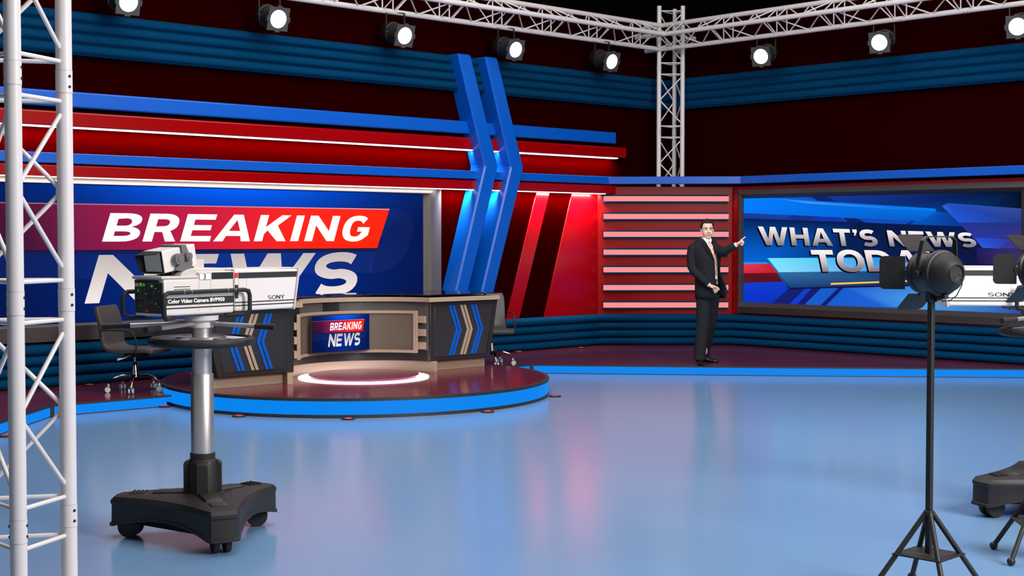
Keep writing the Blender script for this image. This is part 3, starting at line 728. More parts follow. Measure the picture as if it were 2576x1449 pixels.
# ================================================================== OFFICE CHAIRS
def office_chair(label):
    """faces +y locally"""
    t = thing('office_chair', label, 'chair')
    # one-piece shell: side profile (y,z) swept across x
    prof = [(.29, .415), (.22, .432), (.05, .425), (-.10, .42), (-.19, .435), (-.235, .48), (-.25, .57), (-.265, .69), (-.30, .81), (-.322, .868)]
    rg = []
    n = len(prof)
    for i, (y, z) in enumerate(prof):
        y0, z0 = prof[max(i-1, 0)]; y1, z1 = prof[min(i+1, n-1)]; tx, tz = y1-y0, z1-z0; l = math.hypot(tx, tz); nx, nz = -tz/l, tx/l
        w_ = .235 if 0 < i < n-1 else .215; th = .026
        ring = []
        for sx, sd in ((-1, 1), (-.5, 1), (0, 1), (.5, 1), (1, 1), (1, -1), (.5, -1), (0, -1), (-.5, -1), (-1, -1)):
            cvx = (1-abs(sx))*.0
            ring.append((sx*w_, y-nx*th*sd*.9+0, z-nz*th*sd*.9))
        rg.append(ring)
    MB().rings(rg).build('seat_shell', M['leather'], t, bevel=.012, seg=3, ang=60)
    MB().tube([(-.262, .13, .405), (-.262, .15, .52), (-.262, .10, .615), (-.262, .0, .637), (-.262, -.26, .635)], .0095, 8).build('armrest', M['black'], t)
    MB().tube([(.262, .13, .405), (.262, .15, .52), (.262, .10, .615), (.262, .0, .637), (.262, -.26, .635)], .0095, 8).build('armrest', M['black'], t)
    MB().box((-.09, -.08, .355), (.09, .12, .402)).build('tilt_housing', M['hole'], t, bevel=.01)
    MB().tube([(.08, .0, .38), (.19, -.03, .35), (.28, -.05, .345)], [.006, .006, .012], 8).build('lever', M['wheelwhite'], t)
    MB().lathe([(.018, .36), (.018, .30), (.027, .29), (.03, .25), (.036, .22), (.045, .17), (.048, .15), (.02, .13)], 20).build('gas_column', M['chrome'], t)
    for k in range(5):
        a = 2*pi*k/5+.3; c, s_ = math.cos(a), math.sin(a)
        MB().tube([(.03*c, .03*s_, .165), (.13*c, .13*s_, .168), (.22*c, .22*s_, .14), (.262*c, .262*s_, .085)], [(.02, .016), (.018, .014), (.015, .012), (.012, .010)], 8).build('leg', M['chrome'], t)
        w_ = MB(); q = Vector((-s_, c, 0)); ce = Vector((.276*c, .276*s_, .0275))
        for d in (-.018, .018): w_.cyl(ce+q*(d-.008), ce+q*(d+.008), .0275, n=18)
        cas = w_.build('caster', M['wheelwhite'], t)
        MB().box((.276*c-.02, .276*s_-.02, .03), (.276*c+.02, .276*s_+.02, .062)).build('caster_hood', M['wheelblue'], cas, bevel=.006)
        MB().cyl((.264*c, .264*s_, .055), (.264*c, .264*s_, .088), .011, n=10).build('caster_stem', M['lime'], cas)
    return t
ch = office_chair('dark leather office chair standing on the stage in front of the video wall, left of the desk')
p = W((337-cx)/f_px*14.3, 14.3, .1105); ch.location = p; ch.rotation_euler = (0, 0, RZ-pi/2-.18)
c2_ = copy_tree(ch); tag(c2_, 'dark office chair half hidden behind the right end of the news desk', 'chair', 'office chairs'); ch['group'] = 'office chairs'
ch['label'] = 'dark office chair on the stage left of the desk, in front of the video wall'
p = W((1236-cx)/f_px*17.25, 17.25, .1105); c2_.location = p; c2_.rotation_euler = (0, 0, RZ+pi+.25)

# ================================================================== STUDIO CAMERAS
ZB = 1.245
def tv_camera(label):
    """+x is the lens direction, +z up, origin under the body"""
    T = Matrix.Translation((0, 0, -ZB)); t = thing('video_camera', label, 'video camera', (0, 0, ZB))
    def P(): return MB(T)
    YS = .1185
    P().box((-.33, -YS, 1.256), (.168, YS, 1.455)).build('body', M['white'], t, bevel=.012, seg=3)
    P().box((-.347, -YS-.004, 1.452), (-.090, YS+.004, 1.469)).build('top_deck', M['beigewhite'], t, bevel=.007, seg=3)
    hp = [(-.20, 1.462)]+[(-.20+.10*(1-math.cos(math.radians(a))), 1.462+.046*math.sin(math.radians(a))) for a in (20, 40, 60, 80, 90)]+[(.168, 1.506), (.168, 1.45), (-.20, 1.45)]
    P().prism(hp, -.10, .10, 'y').build('upper_housing', M['beigewhite'], t, bevel=.006)
    P().box((-.088, -YS-.0006, 1.44), (.168, YS+.0006, 1.487)).build('side_plinth', M['white'], t, bevel=.003)
    P().box((-.045, -.03, 1.50), (.03, .06, 1.553)).build('connector_box', M['beigewhite'], t, bevel=.003)
    # lens hood
    P().prism([(.173, 1.262), (.632, 1.262), (.672, 1.492), (.173, 1.499)], -.12, .12, 'y').build('lens_hood', M['white'], t, bevel=.012, seg=3)
    P().prism([(.628, 1.256), (.640, 1.256), (.686, 1.498), (.672, 1.498)], -.125, .125, 'y').build('hood_rim', M['beigewhite'], t, bevel=.003)
    P().prism([(.6385, 1.285), (.6405, 1.285), (.6795, 1.475), (.6775, 1.475)], -.10, .10, 'y').build('lens_window', M['hole'], t, smooth=False)
    P().box((.12, -.11, 1.494), (.66, .11, 1.502)).build('hood_top', M['beigewhite'], t, bevel=.003)
    # markings on both sides
    for sd in (-1, 1):
        y0, y1 = sd*(YS-.002), sd*(YS+.0016)
        def strip(x0, x1, z0, z1, m, nm, yy=0., skew=0.):
            b = P(); b.prism([(x0, z0), (x1, z0), (x1+skew, z1), (x0, z1)], y0, y1+sd*yy, 'y'); return b.build(nm, m, t, smooth=False)
        strip(-.322, .165, 1.312, 1.352, M['ink'], 'name_band')
        strip(-.322, .165, 1.293, 1.300, M['ink'], 'pinstripe')
        strip(.176, .635, 1.309, 1.315, M['ink'], 'pinstripe', .0016); strip(.176, .632, 1.291, 1.297, M['ink'], 'pinstripe', .0016)
        strip(.20, .655, 1.446, 1.478, M['ink'], 'hood_band', .0018, .006)
        for z in (1.411, 1.397, 1.384): strip(-.262, -.15, z-.0016, z+.0016, M['ink'], 'vent_slot')
        strip(.172, .197, 1.450, 1.478, M['redmark'], 'red_tally', .0018)
        strip(.176, .196, 1.335, 1.41, M['ink'], 'small_label', .0018)
        strip(.003, .163, 1.446, 1.483, M['hole'], 'black_window')
        for x in (-.088, -.003): strip(x-.0006, x+.0006, 1.27, 1.44, M['groove'], 'seam')
        for x in (.168, .202, .262): strip(x-.0008, x+.0008, 1.27, 1.49, M['groove'], 'seam', .001)
        strip(-.086, -.005, 1.444, 1.482, M['ink'], 'number_plate_rim')
        strip(-.084, -.007, 1.446, 1.480, M['numplate'], 'number_plate', .0006)
        def txt(s_, size, off, sx, x, z, m, nm, yy):
            vs, fs = fonttext(s_, size, off, sx); b = P()
            b.add([(x+(-sd)*vx, sd*(YS+.0016+yy), z+vy) for vx, vy in vs], fs); b.build(nm, m, t, smooth=False)
        txt('Color Video Camera BVP950', .0285, .0011, 1.17, -.305 if sd < 0 else .135, 1.3245, M['numplate'], 'camera_lettering', .0006)
        txt('3', .040, .0012, .8, -.055 if sd < 0 else -.036, 1.449, M['ink'], 'number', .0014)
        # maker's name in slab letters
        b = P(); x = 0.; k = .0225
        for ch_ in 'SONY':
            w_, _ = glyph(ch_, .24, .12)
            w_ *= 1.28
            for vs, fs in boxes(ch_, 0, w_, .24, .12, 1.):
                b.add([((.425 if sd < 0 else .40)+(-sd)*(x+vx)*k*(1.1 if sd < 0 else 1.42), sd*(YS+.0024), 1.321+vy*k) for vx, vy in vs], fs)
            if ch_ in 'NY':
                for (sx0, sx1, sz) in (((-.08, .32, 0), (w_-.32, w_+.08, 1), (-.08, .32, 1)) if ch_ == 'N' else ((w_/2-.25, w_/2+.25, 0), (-.08, .4, 1), (w_-.4, w_+.08, 1))):
                    z0 = 1.321+(0 if sz == 0 else .93)*k
                    b.add([((.425 if sd < 0 else .40)+(-sd)*(x+q)*k*(1.1 if sd < 0 else 1.42), sd*(YS+.0024), z) for q, z in ((sx0, z0), (sx1, z0), (sx1, z0+.07*k), (sx0, z0+.07*k))], [(0, 1, 2, 3)])
            x += w_+.14
        b.build('maker_lettering', M['ink'], t, smooth=False)
        # side grab handle
        o = .165
        hb = P().tube([(-.24, sd*.09, 1.244), (-.34, sd*(o-.02), 1.244), (-.368, sd*o, 1.262), (-.37, sd*o, 1.35), (-.362, sd*o, 1.372), (-.34, sd*o, 1.382), (.20, sd*o, 1.384), (.232, sd*o, 1.376), (.242, sd*o, 1.352), (.242, sd*o, 1.27), (.232, sd*(o-.01), 1.25), (.20, sd*.13, 1.244), (.13, sd*.09, 1.244)], .0118, 14).build('grab_handle', M['rubber'], t, ang=60)
        for x in (-.235, -.185, .075, .13): P().cyl((x-.0015, sd*o, 1.3828), (x+.0015, sd*o, 1.3828), .0126, n=16).build('clamp_ring', M['steel'], hb)
    # rear control panel
    def q(zx, zy): px_, py_ = 330+zx/12.07, 680+zy/12.07; return (.1185-(px_-341.5)/72*.237, 1.676-(py_-597)/3545*7.56)
    cp = P().prism([(.104, 1.27), (.112, 1.28), (.112, 1.448), (-.075, 1.448), (-.085, 1.434), (-.114, 1.434), (-.114, 1.27)], -.336, -.325, 'x').build('control_panel', M['panel'], t, bevel=.002)
    def pad(x0, y0, x1, y1, m, nm, d=.002):
        (a, b_), (c, d_) = q(x0, y0), q(x1, y1); return P().box((-.336-d, min(a, c), min(b_, d_)), (-.335, max(a, c), max(b_, d_))).build(nm, m, cp, smooth=False)
    def outline(x0, y0, x1, y1):
        b = P(); e_ = 5
        for r_ in ((x0, y0, x1, y0+e_), (x0, y1-e_, x1, y1), (x0, y0, x0+e_, y1), (x1-e_, y0, x1, y1)):
            (a, b_), (c, d_) = q(r_[0], r_[1]), q(r_[2], r_[3]); b.box((-.3366, min(a, c), min(b_, d_)), (-.3358, max(a, c), max(b_, d_)))
        b.build('printed_outline', M['greyline'], cp, smooth=False)
    pad(190, 385, 300, 495, M['wheelwhite'], 'grey_button', .004)
    pad(333, 388, 363, 425, M['ledamber'], 'indicator'); pad(333, 442, 363, 488, M['ledgreen'], 'indicator')
    pad(378, 385, 490, 492, M['hole'], 'readout_window', .001)
    (ya, za), (yb, zb) = q(388, 480), q(480, 395); b = P()
    def seg(cx_, a, c, e_, g): 
        x0 = lerp(ya, yb, a); x1 = lerp(ya, yb, e_); z0 = lerp(za, zb, c); z1 = lerp(za, zb, g); b.box((-.3385, min(x0, x1), z0), (-.3375, max(x0, x1), z1))
    for s_ in ((0, .88, .4, 1), (.3, .5, .4, .95), (0, .44, .4, .56), (0, .05, .1, .5), (0, 0, .4, .12), (.6, .88, 1, 1), (.6, 0, 1, .12), (.6, .05, .7, .95), (.9, .05, 1, .95)): seg(0, s_[0], s_[1], s_[2], s_[3])
    b.build('readout_digits', M['ledgreen'], cp, smooth=False)
    for r_ in ((655, 438, 712, 462), (655, 472, 712, 500), (262, 572, 290, 600), (262, 622, 290, 650), (500, 695, 525, 720), (790, 530, 815, 556), (790, 985, 815, 1012)): pad(*r_, M['ledgreen'], 'indicator')
    for r_ in ((480, 540, 720, 872), (765, 368, 1010, 715), (765, 820, 1010, 1178), (172, 530, 322, 805), (350, 530, 462, 815), (172, 832, 458, 1285)): outline(*r_)
    for (x, y, r_) in ((600, 800, 45), (892, 635, 45), (892, 1095, 45), (245, 735, 24), (250, 920, 24), (550, 640, 16), (640, 640, 16), (840, 480, 16), (935, 480, 16), (840, 935, 16), (935, 935, 16), (320, 1130, 34)):
        (a, z_) = q(x, y); rr_ = r_/12.07/3545*7.56; P().cyl((-.336, a, z_), (-.336-.012*min(1, r_/40), a, z_), rr_, rr_*.8, n=16).build('knob', M['hole'], cp)
    (a, z_) = q(320, 1130); b = P(); n = 24
    for k in range(n):
        a0, a1 = pi*2*k/n-.6, pi*2*(k+1)/n-.6
        if k % 24 < 20: b.add([(-.3375, a+r_*math.cos(w_), z_+r_*math.sin(w_)) for r_, w_ in ((.0085, a0), (.0122, a0), (.0122, a1), (.0085, a1))], [(0, 1, 2, 3)])
    b.build('dial_ring', mat('dial_ring_grey', (140, 136, 118), .5) if 'dial_ring_grey' not in bpy.data.materials else bpy.data.materials['dial_ring_grey'], cp, smooth=False)
    pad(528, 1175, 562, 1250, M['redmark'], 'toggle_switch', .010)
    for r_ in ((530, 385, 715, 395), (530, 405, 715, 415), (490, 910, 580, 920), (610, 910, 725, 920), (490, 950, 570, 960), (610, 950, 725, 960), (610, 985, 705, 995), (240, 850, 370, 862), (490, 1005, 590, 1018), (860, 385, 920, 395), (860, 845, 920, 855), (575, 555, 625, 565), (200, 540, 290, 548), (370, 560, 440, 570), (375, 630, 430, 640), (375, 735, 430, 745)): pad(*r_, M['greyline'], 'printed_text_line', .0008)
    (a, z_) = q(165, 298); vs, fs = fonttext('SONY', .0115, .0003, 1.35)
    b = P(); b.add([(-.3372, a-vx, z_+vy) for vx, vy in vs], fs); b.build('maker_lettering', M['wheelwhite'], cp, smooth=False)
    # viewfinder, tilted nose up
    V = T @ Matrix.Translation((-.183, .0, 1.564)) @ Matrix.Rotation(math.radians(-10), 4, 'Y')
    vf = MB(V).box((-.115, -.075, -.062), (.118, .085, .058)).build('viewfinder', M['white'], t, bevel=.006)
    b = MB(V)
    x0, x1 = -.170, -.114
    b.add([(x0, .083, .045), (x1, .083, .058), (x1, -.073, .058), (x0+.02, -.073, .05), (x0, .083, .041), (x1, .083, .054), (x1, -.073, .054), (x0+.02, -.073, .046)], [(0,1,2,3), (7,6,5,4), (0,4,5,1), (1,5,6,2), (2,6,7,3), (3,7,4,0)])
    b.add([(x0, .083, .045), (x0+.02, .083, -.045), (x1, .083, -.062), (x1, .083, .058), (x0, .079, .045), (x0+.02, .079, -.045), (x1, .079, -.062), (x1, .079, .058)], [(0,1,2,3), (7,6,5,4), (0,4,5,1), (1,5,6,2), (2,6,7,3), (3,7,4,0)])
    b.add([(x0+.02, .083, -.045), (x1, .083, -.062), (x1, -.071, -.062), (x0+.06, -.071, -.058), (x0+.02, .083, -.049), (x1, .083, -.066), (x1, -.071, -.066), (x0+.06, -.071, -.062)], [(0,1,2,3), (7,6,5,4), (0,4,5,1), (1,5,6,2), (2,6,7,3), (3,7,4,0)])
    b.box((-.118, -.073, -.062), (-.114, .083, .058))
    b.build('sun_hood', M['hole'], vf, smooth=False)
    MB(V).box((-.1205, -.060, -.052), (-.118, .068, .050)).build('viewfinder_screen', M['vfscreen'], vf, smooth=False)
    MB(V).box((x0+.045, -.068, -.0615), (x1-.004, .10, -.0595)).build('hood_floor_reflection', M['tealreflection'], vf, smooth=False)  # teal reflection inside the hood, painted as a thin coloured slab
    # bracket with two knobs, strap over the top
    b = MB(V); b.prism([(-.055, -.055), (-.035, -.062), (.06, -.095), (.075, -.03), (.045, .064), (.012, .064), (.012, -.02), (-.02, -.025)], -.089, -.077, 'y'); b.box((.012, -.089, .059), (.045, .090, .067))
    br_ = b.build('viewfinder_bracket', M['grey'], t, bevel=.002)
    for x, z, r_ in ((-.03, .0, .031), (.038, .003, .022)):
        MB(V).cyl((x, -.087, z), (x, -.115, z), r_, n=28).build('knob', M['grey'], br_, bevel=.002); MB(V).cyl((x, -.113, z), (x, -.119, z), r_*.5, n=20).build('knob_cap', M['grey'], br_)
    P().box((-.215, -.05, 1.465), (-.125, .05, 1.52)).build('viewfinder_neck', M['hole'], t, bevel=.004)
    P().box((-.29, -.085, 1.2455), (.25, .085, 1.2575)).build('mounting_plate', M['grey'], t, bevel=.003)
    return t
def pedestal(label):
    """local axes follow the world view frame: x right, y away"""
    t = thing('camera_pedestal', label, 'camera pedestal')
    arms = [175, -65, 55]; n_arc = 8; loop = []
    for i, a in enumerate(arms):
        c, s_ = math.cos(math.radians(a)), math.sin(math.radians(a)); u_ = Vector((c, s_)); v_ = Vector((-s_, c))
        a2 = arms[(i+1) % 3]; c2, s2 = math.cos(math.radians(a2)), math.sin(math.radians(a2)); u2_ = Vector((c2, s2)); v2_ = Vector((-s2, c2))
        loop += [(u_*.485-v_*.085, 0), (u_*.505-v_*.07, 0), (u_*.515-v_*.0, 0), (u_*.505+v_*.07, 0), (u_*.485+v_*.085, 0)]
        p0 = u_*.485+v_*.085; p3 = u2_*.485-v2_*.085; m = (u_+u2_).normalized()*.235
        for k in range(1, n_arc):
            tt = k/n_arc; p = p0*(1-tt)**2+m*2*tt*(1-tt)+p3*tt**2; loop.append((p, math.sin(pi*tt)))
    def lp(scale, z, arch=0): return [(p.x*scale, p.y*scale, z+arch*q) for p, q in loop]
    def lp2(inset, z, arch=0):
        out = []
        for p, q_ in loop: out.append((p.x*(1-inset/p.length), p.y*(1-inset/p.length), z+arch*q_))
        return out
    base = MB().rings([lp2(.02, .085, .055), lp2(-.006, .072, .055), lp2(-.006, .088, .05), lp2(.004, .092, .048), lp2(.006, .19, .0), lp2(.0, .198, 0), lp2(.0, .215, 0), lp2(.02, .235, .005), lp2(.10, .245, .01)]).build('base', M['cast'], t, ang=35)
    for a in arms:
        Rr = Matrix.Rotation(math.radians(a), 4, 'Z')
        for k in range(4): MB(Rr).prism([(.33+k*.022, .225), (.341+k*.022, .225), (.341+k*.022, .250), (.336+k*.022, .258), (.33+k*.022, .250)], -.045, .045, 'y').build('grip_rib', M['cast'], base, bevel=.002)
        MB(Rr).prism([(.07, .235), (.30, .235), (.265, .262), (.07, .268)], -.05, .05, 'y').build('arm_ridge', M['cast'], base, bevel=.008)
        wa = Matrix.Translation((Rr @ Vector((.415, 0, 0)))) @ Matrix.Rotation(math.radians({175: 85, -65: 25, 55: 100}[a]), 4, 'Z')
        w_ = MB(wa)
        for d in (-.032, .032):
            w_.cyl((d-.015 if True else 0, 0, .062), (d+.015, 0, .062), .0615, n=32)
        wo = w_.build('wheel_pair', M['rubber'], t, bevel=.003)
        for d in (-.0495, .0475): MB(wa).cyl((d, 0, .062), (d+.002, 0, .062), .022, n=20).build('wheel_hub', M['hole'], wo)
        MB(wa).box((-.014, -.03, .05), (.014, .03, .12)).build('wheel_fork', M['cast'], wo, bevel=.003)
    b = MB(); b.lathe([(.12, .238), (.115, .255), (.088, .262), (.084, .42), (.078, .435), (.069, .445), (.069, .478), (.01, .478)], 32)
    hs = b.build('column_housing', M['cast'], t, ang=35)
    for a in (10, 100, 190, 280): MB(Matrix.Rotation(math.radians(a), 4, 'Z')).prism([(.075, .25), (.104, .25), (.104, .42), (.085, .435), (.075, .435)], -.032, .032, 'y').build('housing_rib', M['cast'], hs, bevel=.004)
    MB().lathe([(.01, .47), (.063, .47), (.063, .915), (.060, .919), (.01, .919)], 40).build('lower_column', M['steel'], t)
    MB().lathe([(.01, .91), (.054, .91), (.054, 1.18), (.01, 1.18)], 40).build('upper_column', M['steel'], t)
    MB().torus((0, 0, 0), .27, .024, 64, 14).build('steering_ring', M['rubber'], t).location = (0, 0, 1.10)
    b = MB(); n = 40
    b.rings([[(.125*math.cos(2*pi*k/n), .125*math.sin(2*pi*k/n), 1.108), (.137*math.cos(2*pi*k/n), .137*math.sin(2*pi*k/n), 1.108), (.137*math.cos(2*pi*k/n), .137*math.sin(2*pi*k/n), 1.128), (.125*math.cos(2*pi*k/n), .125*math.sin(2*pi*k/n), 1.128)] for k in range(n)]+[[(.125, 0, 1.108), (.137, 0, 1.108), (.137, 0, 1.128), (.125, 0, 1.128)]], cap=False)
    b.build('ring_hub', M['steel'], t, ang=35)
    for k in range(5): MB(Matrix.Rotation(2*pi*k/5+.5, 4, 'Z')).prism([(.132, 1.110), (.255, 1.098), (.255, 1.112), (.132, 1.127)], -.016, .016, 'y').build('ring_spoke', M['steel'], t, bevel=.002)
    MB().cyl((0, 0, 1.112), (0, 0, 1.124), .127, n=40).build('hub_disc', M['steel'], t)
    b = MB(); b.lathe([(.01, 1.175), (.062, 1.175), (.066, 1.185), (.063, 1.205), (.092, 1.218), (.094, 1.244), (.01, 1.244)], 40); b.build('pan_head', M['alu'], t)
    for (x, y, g) in ((-.52, -.13, .17), (-.20, -.43, .13), (.44, -.19, .14)):
        d = Vector((x, y, 0)); L_ = d.length; d.normalize(); st_ = d*.055+Vector((0, 0, 1.200)); en = d*L_+Vector((0, 0, 1.188))
        k = (L_-g)/L_; mm = st_.lerp(en, k)
        bar = MB().cyl(st_, mm, .0125, n=16).build('pan_bar', M['steel'], t)
        MB().tube([mm, mm.lerp(en, .7), mm.lerp(en, .72), en], [.0155, .0155, .0175, .0175], 16).build('grip', M['rubber'], bar)
    return t
CO = Vector((0, 0, 0))
cp1 = W(-1.725, 7.82, 0)
pd = pedestal('black pedestal with silver column and steering ring carrying the camera numbered 3 on the left'); pd.location = cp1; pd.rotation_euler = (0, 0, RZ)
vc = tv_camera('white studio video camera numbered 3 aiming right, on the left pedestal'); dv = W(.588, .809)-W(0, 0); vc.location = (cp1.x-dv.x*.035, cp1.y-dv.y*.035, ZB); vc.rotation_euler = (0, 0, RZ+math.radians(54))
cp2 = W(3.27, 8.56, 0)
o = copy_tree(pd); tag(o, 'black camera pedestal cut off by the right edge, behind the lamp stands', 'camera pedestal', 'studio camera pedestals'); o.location = cp2; o.rotation_euler = (0, 0, RZ+math.radians(26)); pd['group'] = 'studio camera pedestals'
o = copy_tree(vc); tag(o, 'white studio video camera aiming left, partly hidden behind the lamp heads at right edge', 'video camera', 'studio video cameras'); vc['group'] = 'studio video cameras'
o.location = (cp2.x, cp2.y, ZB); o.rotation_euler = (0, 0, RZ+math.radians(176))

# ================================================================== LAMP STANDS
def lamp(label, yaw):
    t = thing('studio_lamp', label, 'studio lamp')
    for a in (0, 90, 180, 270):
        Rr = Matrix.Rotation(math.radians(a), 4, 'Z')
        lg = MB(Rr).cyl((.016, 0, .385), (.262, 0, .03), .0125, n=14).build('leg', M['black'], t)
        MB(Rr).ball((.268, 0, .0215), .0215).build('ball_foot', M['black'], lg)
    MB(Matrix.Rotation(math.radians(0), 4, 'Z')).prism([(.172, 0), (0, .172), (-.172, 0), (0, -.172)], .188, .196).build('shelf_plate', M['black'], t, bevel=.001)
    MB().cyl((0, 0, .375), (0, 0, .398), .026, .024, n=20).build('collar', M['black'], t, bevel=.002)
    MB(Matrix.Rotation(math.radians(40), 4, 'Z')).box((-.0135, -.0135, .19), (.0135, .0135, 1.40)).build('pole', M['black'], t, bevel=.004)
    b = MB(Matrix.Rotation(math.radians(20), 4, 'Z')); b.box((-.021, -.016, 1.375), (.021, .016, 1.381)); b.box((-.021, -.016, 1.375), (-.014, .016, 1.425)); b.box((.014, -.016, 1.375), (.021, .016, 1.425)); b.cyl((0, 0, 1.38), (.012, 0, 1.43), .011)
    b.build('mounting_bracket', M['black'], t, bevel=.001)
    H = Matrix.Translation((.028, 0, 1.510)) @ Matrix.Rotation(math.radians(yaw), 4, 'Z')   # local +y aims
    X = Matrix.Rotation(math.radians(-90), 4, 'X')
    hd = MB(H).lathe([(.004,-.118),(.036,-.120),(.040,-.128),(.045,-.128),(.047,-.123),(.062,-.112),(.082,-.088),(.094,-.058),(.097,-.045),(.104,-.043),(.108,-.035),(.108,-.018),(.102,-.012),(.100,.0),(.094,.012),(.090,.03),(.090,.085),(.098,.09),(.098,.105),(.085,.105),(.08,.06),(.01,.05)], 48, X=X).build('lamp_head', M['black'], t, ang=30)
    MB(H).lathe([(.01, .07), (.084, .07), (.06, .078), (.01, .084)], 32, X=X).build('front_lens', mat('lamp_glass_unlit', (120, 120, 118), .15) if 'lamp_glass_unlit' not in bpy.data.materials else bpy.data.materials['lamp_glass_unlit'], hd)
    MB(H).tube([(0, -.13, -.005), (0, -.155, -.012), (.0, -.158, -.05), (-.005, -.13, -.10), (-.008, -.09, -.125), (-.01, -.045, -.13), (-.01, -.03, -.105)], .0022, 8).build('power_cable', M['rubber'], hd)
    MB(H).box((-.012, -.06, -.118), (.012, -.01, -.098)).build('cable_clip', M['black'], hd, bevel=.002)
    # yoke over the top
    yk = [(-.113, .01, -.01), (-.113, .005, .06), (-.098, -.005, .150), (-.085, -.006, .164), (-.07, -.006, .169), (.07, -.006, .169), (.085, -.006, .164), (.098, -.005, .150), (.113, .005, .06), (.113, .01, -.01)]
    b = MB(H); rg = []
    for i, p in enumerate(yk):
        a = Vector(yk[max(i-1, 0)]); c = Vector(yk[min(i+1, len(yk)-1)]); tn = (c-a).normalized(); n_ = Vector((tn.z, 0, -tn.x)).normalized(); q_ = Vector((0, 1, 0)); p = Vector(p)
        rg.append([p+n_*.003+q_*.012, p+n_*.003-q_*.012, p-n_*.003-q_*.012, p-n_*.003+q_*.012])
    b.rings(rg).build('yoke', M['black'], t, ang=30)
    for s_ in (-1, 1): MB(H).cyl((s_*.095, .01, -.0), (s_*.125, .01, -.0), .014, n=18).build('yoke_knob', M['black'], t, bevel=.002)
    b = MB(H); b.box((-.016, -.012, -.128), (.016, .012, -.085)); b.build('head_socket', M['black'], t, bevel=.002)
    for a in (0, 90, 180, 270):          # barn doors, rounded outer corners
        D = H @ Matrix.Rotation(math.radians(a), 4, 'Y') @ Matrix.Translation((-.100, .107, 0)) @ Matrix.Rotation(math.radians(-48), 4, 'Z')
        h_ = .078; L_ = .118; c_ = .022
        pl = [(0, -h_), (0, h_)]+[(-L_+c_-c_*math.sin(math.radians(k)), h_-c_+c_*math.cos(math.radians(k))) for k in (0, 30, 60, 90)]+[(-L_+c_-c_*math.cos(math.radians(k)), -h_+c_-c_*math.sin(math.radians(k))) for k in (0, 30, 60, 90)]
        dr = MB(D).prism([(x, z) for x, z in pl], -.0012, .0012, 'y').build('barn_door', M['black'], t, smooth=False)
        MB(D).box((-.012, -.006, -.014), (.010, .006, .014)).build('hinge', M['black'], dr, bevel=.001)
    return t
l1_ = lamp('black studio lamp on a tall stand, the one whose whole pole is in view', 26); l1_.location = W(1.954, 6.56, 0); l1_.rotation_euler = (0, 0, RZ)
l2_ = lamp('black studio lamp cut off by the right edge, in front of the white camera', -3); l2_.location = W(2.757, 7.31, 0); l2_.rotation_euler = (0, 0, RZ+math.radians(39))
l1_['group'] = 'studio lamps on stands'; l2_['group'] = 'studio lamps on stands'

# ================================================================== THE PRESENTER
def remesh(o, v, it=2):
    m = o.modifiers.new('skin', 'REMESH'); m.mode = 'VOXEL'; m.voxel_size = v; m.use_smooth_shade = True
    q = o.modifiers.new('relax', 'SMOOTH'); q.factor = .5; q.iterations = it; return o
pz = .1105
pp = W((1770-cx)/f_px*17.30, 17.30, pz)
pr = thing('person', 'man in charcoal suit and orange tie pointing at the right video wall', 'person', pp, RZ)
def oval(c, rx, ry, n=24, rot=0.):
    return [(c[0]+rx*math.cos(2*pi*k/n)*math.cos(rot)-ry*math.sin(2*pi*k/n)*math.sin(rot), c[1]+rx*math.cos(2*pi*k/n)*math.sin(rot)+ry*math.sin(2*pi*k/n)*math.cos(rot), c[2]) for k in range(n)]
F1 = (-.045, -.03); F2 = (.06, .36)       # feet
# --- body: head, neck, trunk, arms with hands, legs as one surface
b = MB()
HX, HY_ = .043, -.012; HD = -.024
hb_ = len(b.v)
b.ball((HX, .02, 1.712), (.074, .090, .090), 24, 16)
b.ball((HX+.002, -.018, 1.648), (.064, .064, .074), 20, 12)
b.ball((HX+.004, -.050, 1.592), (.034, .028, .024), 14, 8)            # chin
b.ball((HX-.034, -.026, 1.618), (.020, .030, .022), 12, 8); b.ball((HX+.038, -.026, 1.618), (.020, .030, .022), 12, 8)   # jaw
b.ball((HX-.034, -.048, 1.648), (.022, .022, .022), 12, 8); b.ball((HX+.040, -.048, 1.648), (.022, .022, .022), 12, 8)
b.ball((HX+.002, -.055, 1.708), (.046, .021, .016), 14, 8)            # brow
b.tube([(HX+.004, -.076, 1.692), (HX+.006, -.090, 1.668), (HX+.007, -.098, 1.654), (HX+.006, -.084, 1.644)], [.0085, .0095, .0115, .010], 10)
b.ball((HX-.006, -.080, 1.648), .009, 8, 6); b.ball((HX+.019, -.080, 1.648), .009, 8, 6)
b.ball((HX+.004, -.072, 1.620), (.027, .013, .012), 12, 8)            # mouth mound
for s_ in (-1, 1): b.ball((HX+s_*.077, .012, 1.668), (.006, .014, .023), 10, 8)
for i in range(hb_, len(b.v)): b.v[i].z += HD
b.tube([(.028, .018, 1.45), (.034, .012, 1.52), (.041, .006, 1.59)], [.050, .048, .050], 18)
b.rings([oval((.05, .02, .90), .12, .10), oval((.055, .015, 1.05), .115, .085), oval((.035, .005, 1.30), .13, .095), oval((.02, .005, 1.42), .13, .085), oval((.02, .01, 1.475), .08, .06)])
SH1, EL1, WR1 = (-.125, .0, 1.445), (-.138, -.03, 1.185), (.045, -.185, .985)
SH2, EL2, WR2 = (.15, -.02, 1.435), (.208, -.19, 1.395), (.362, -.275, 1.478)
b.tube([SH1, (-.14, -.01, 1.32), EL1, (-.06, -.10, 1.09), WR1], [.045, .042, .036, .034, .024], 14)
b.tube([SH2, (.19, -.10, 1.41), EL2, (.28, -.235, 1.435), WR2], [.044, .042, .036, .033, .023], 14)
b.tube([(.0, .02, .93), (-.0, .0, .70), (-.004, -.005, .50), (-.03, -.01, .28), (F1[0], -.01, .06)], [.08, .07, .052, .046, .035], 14)
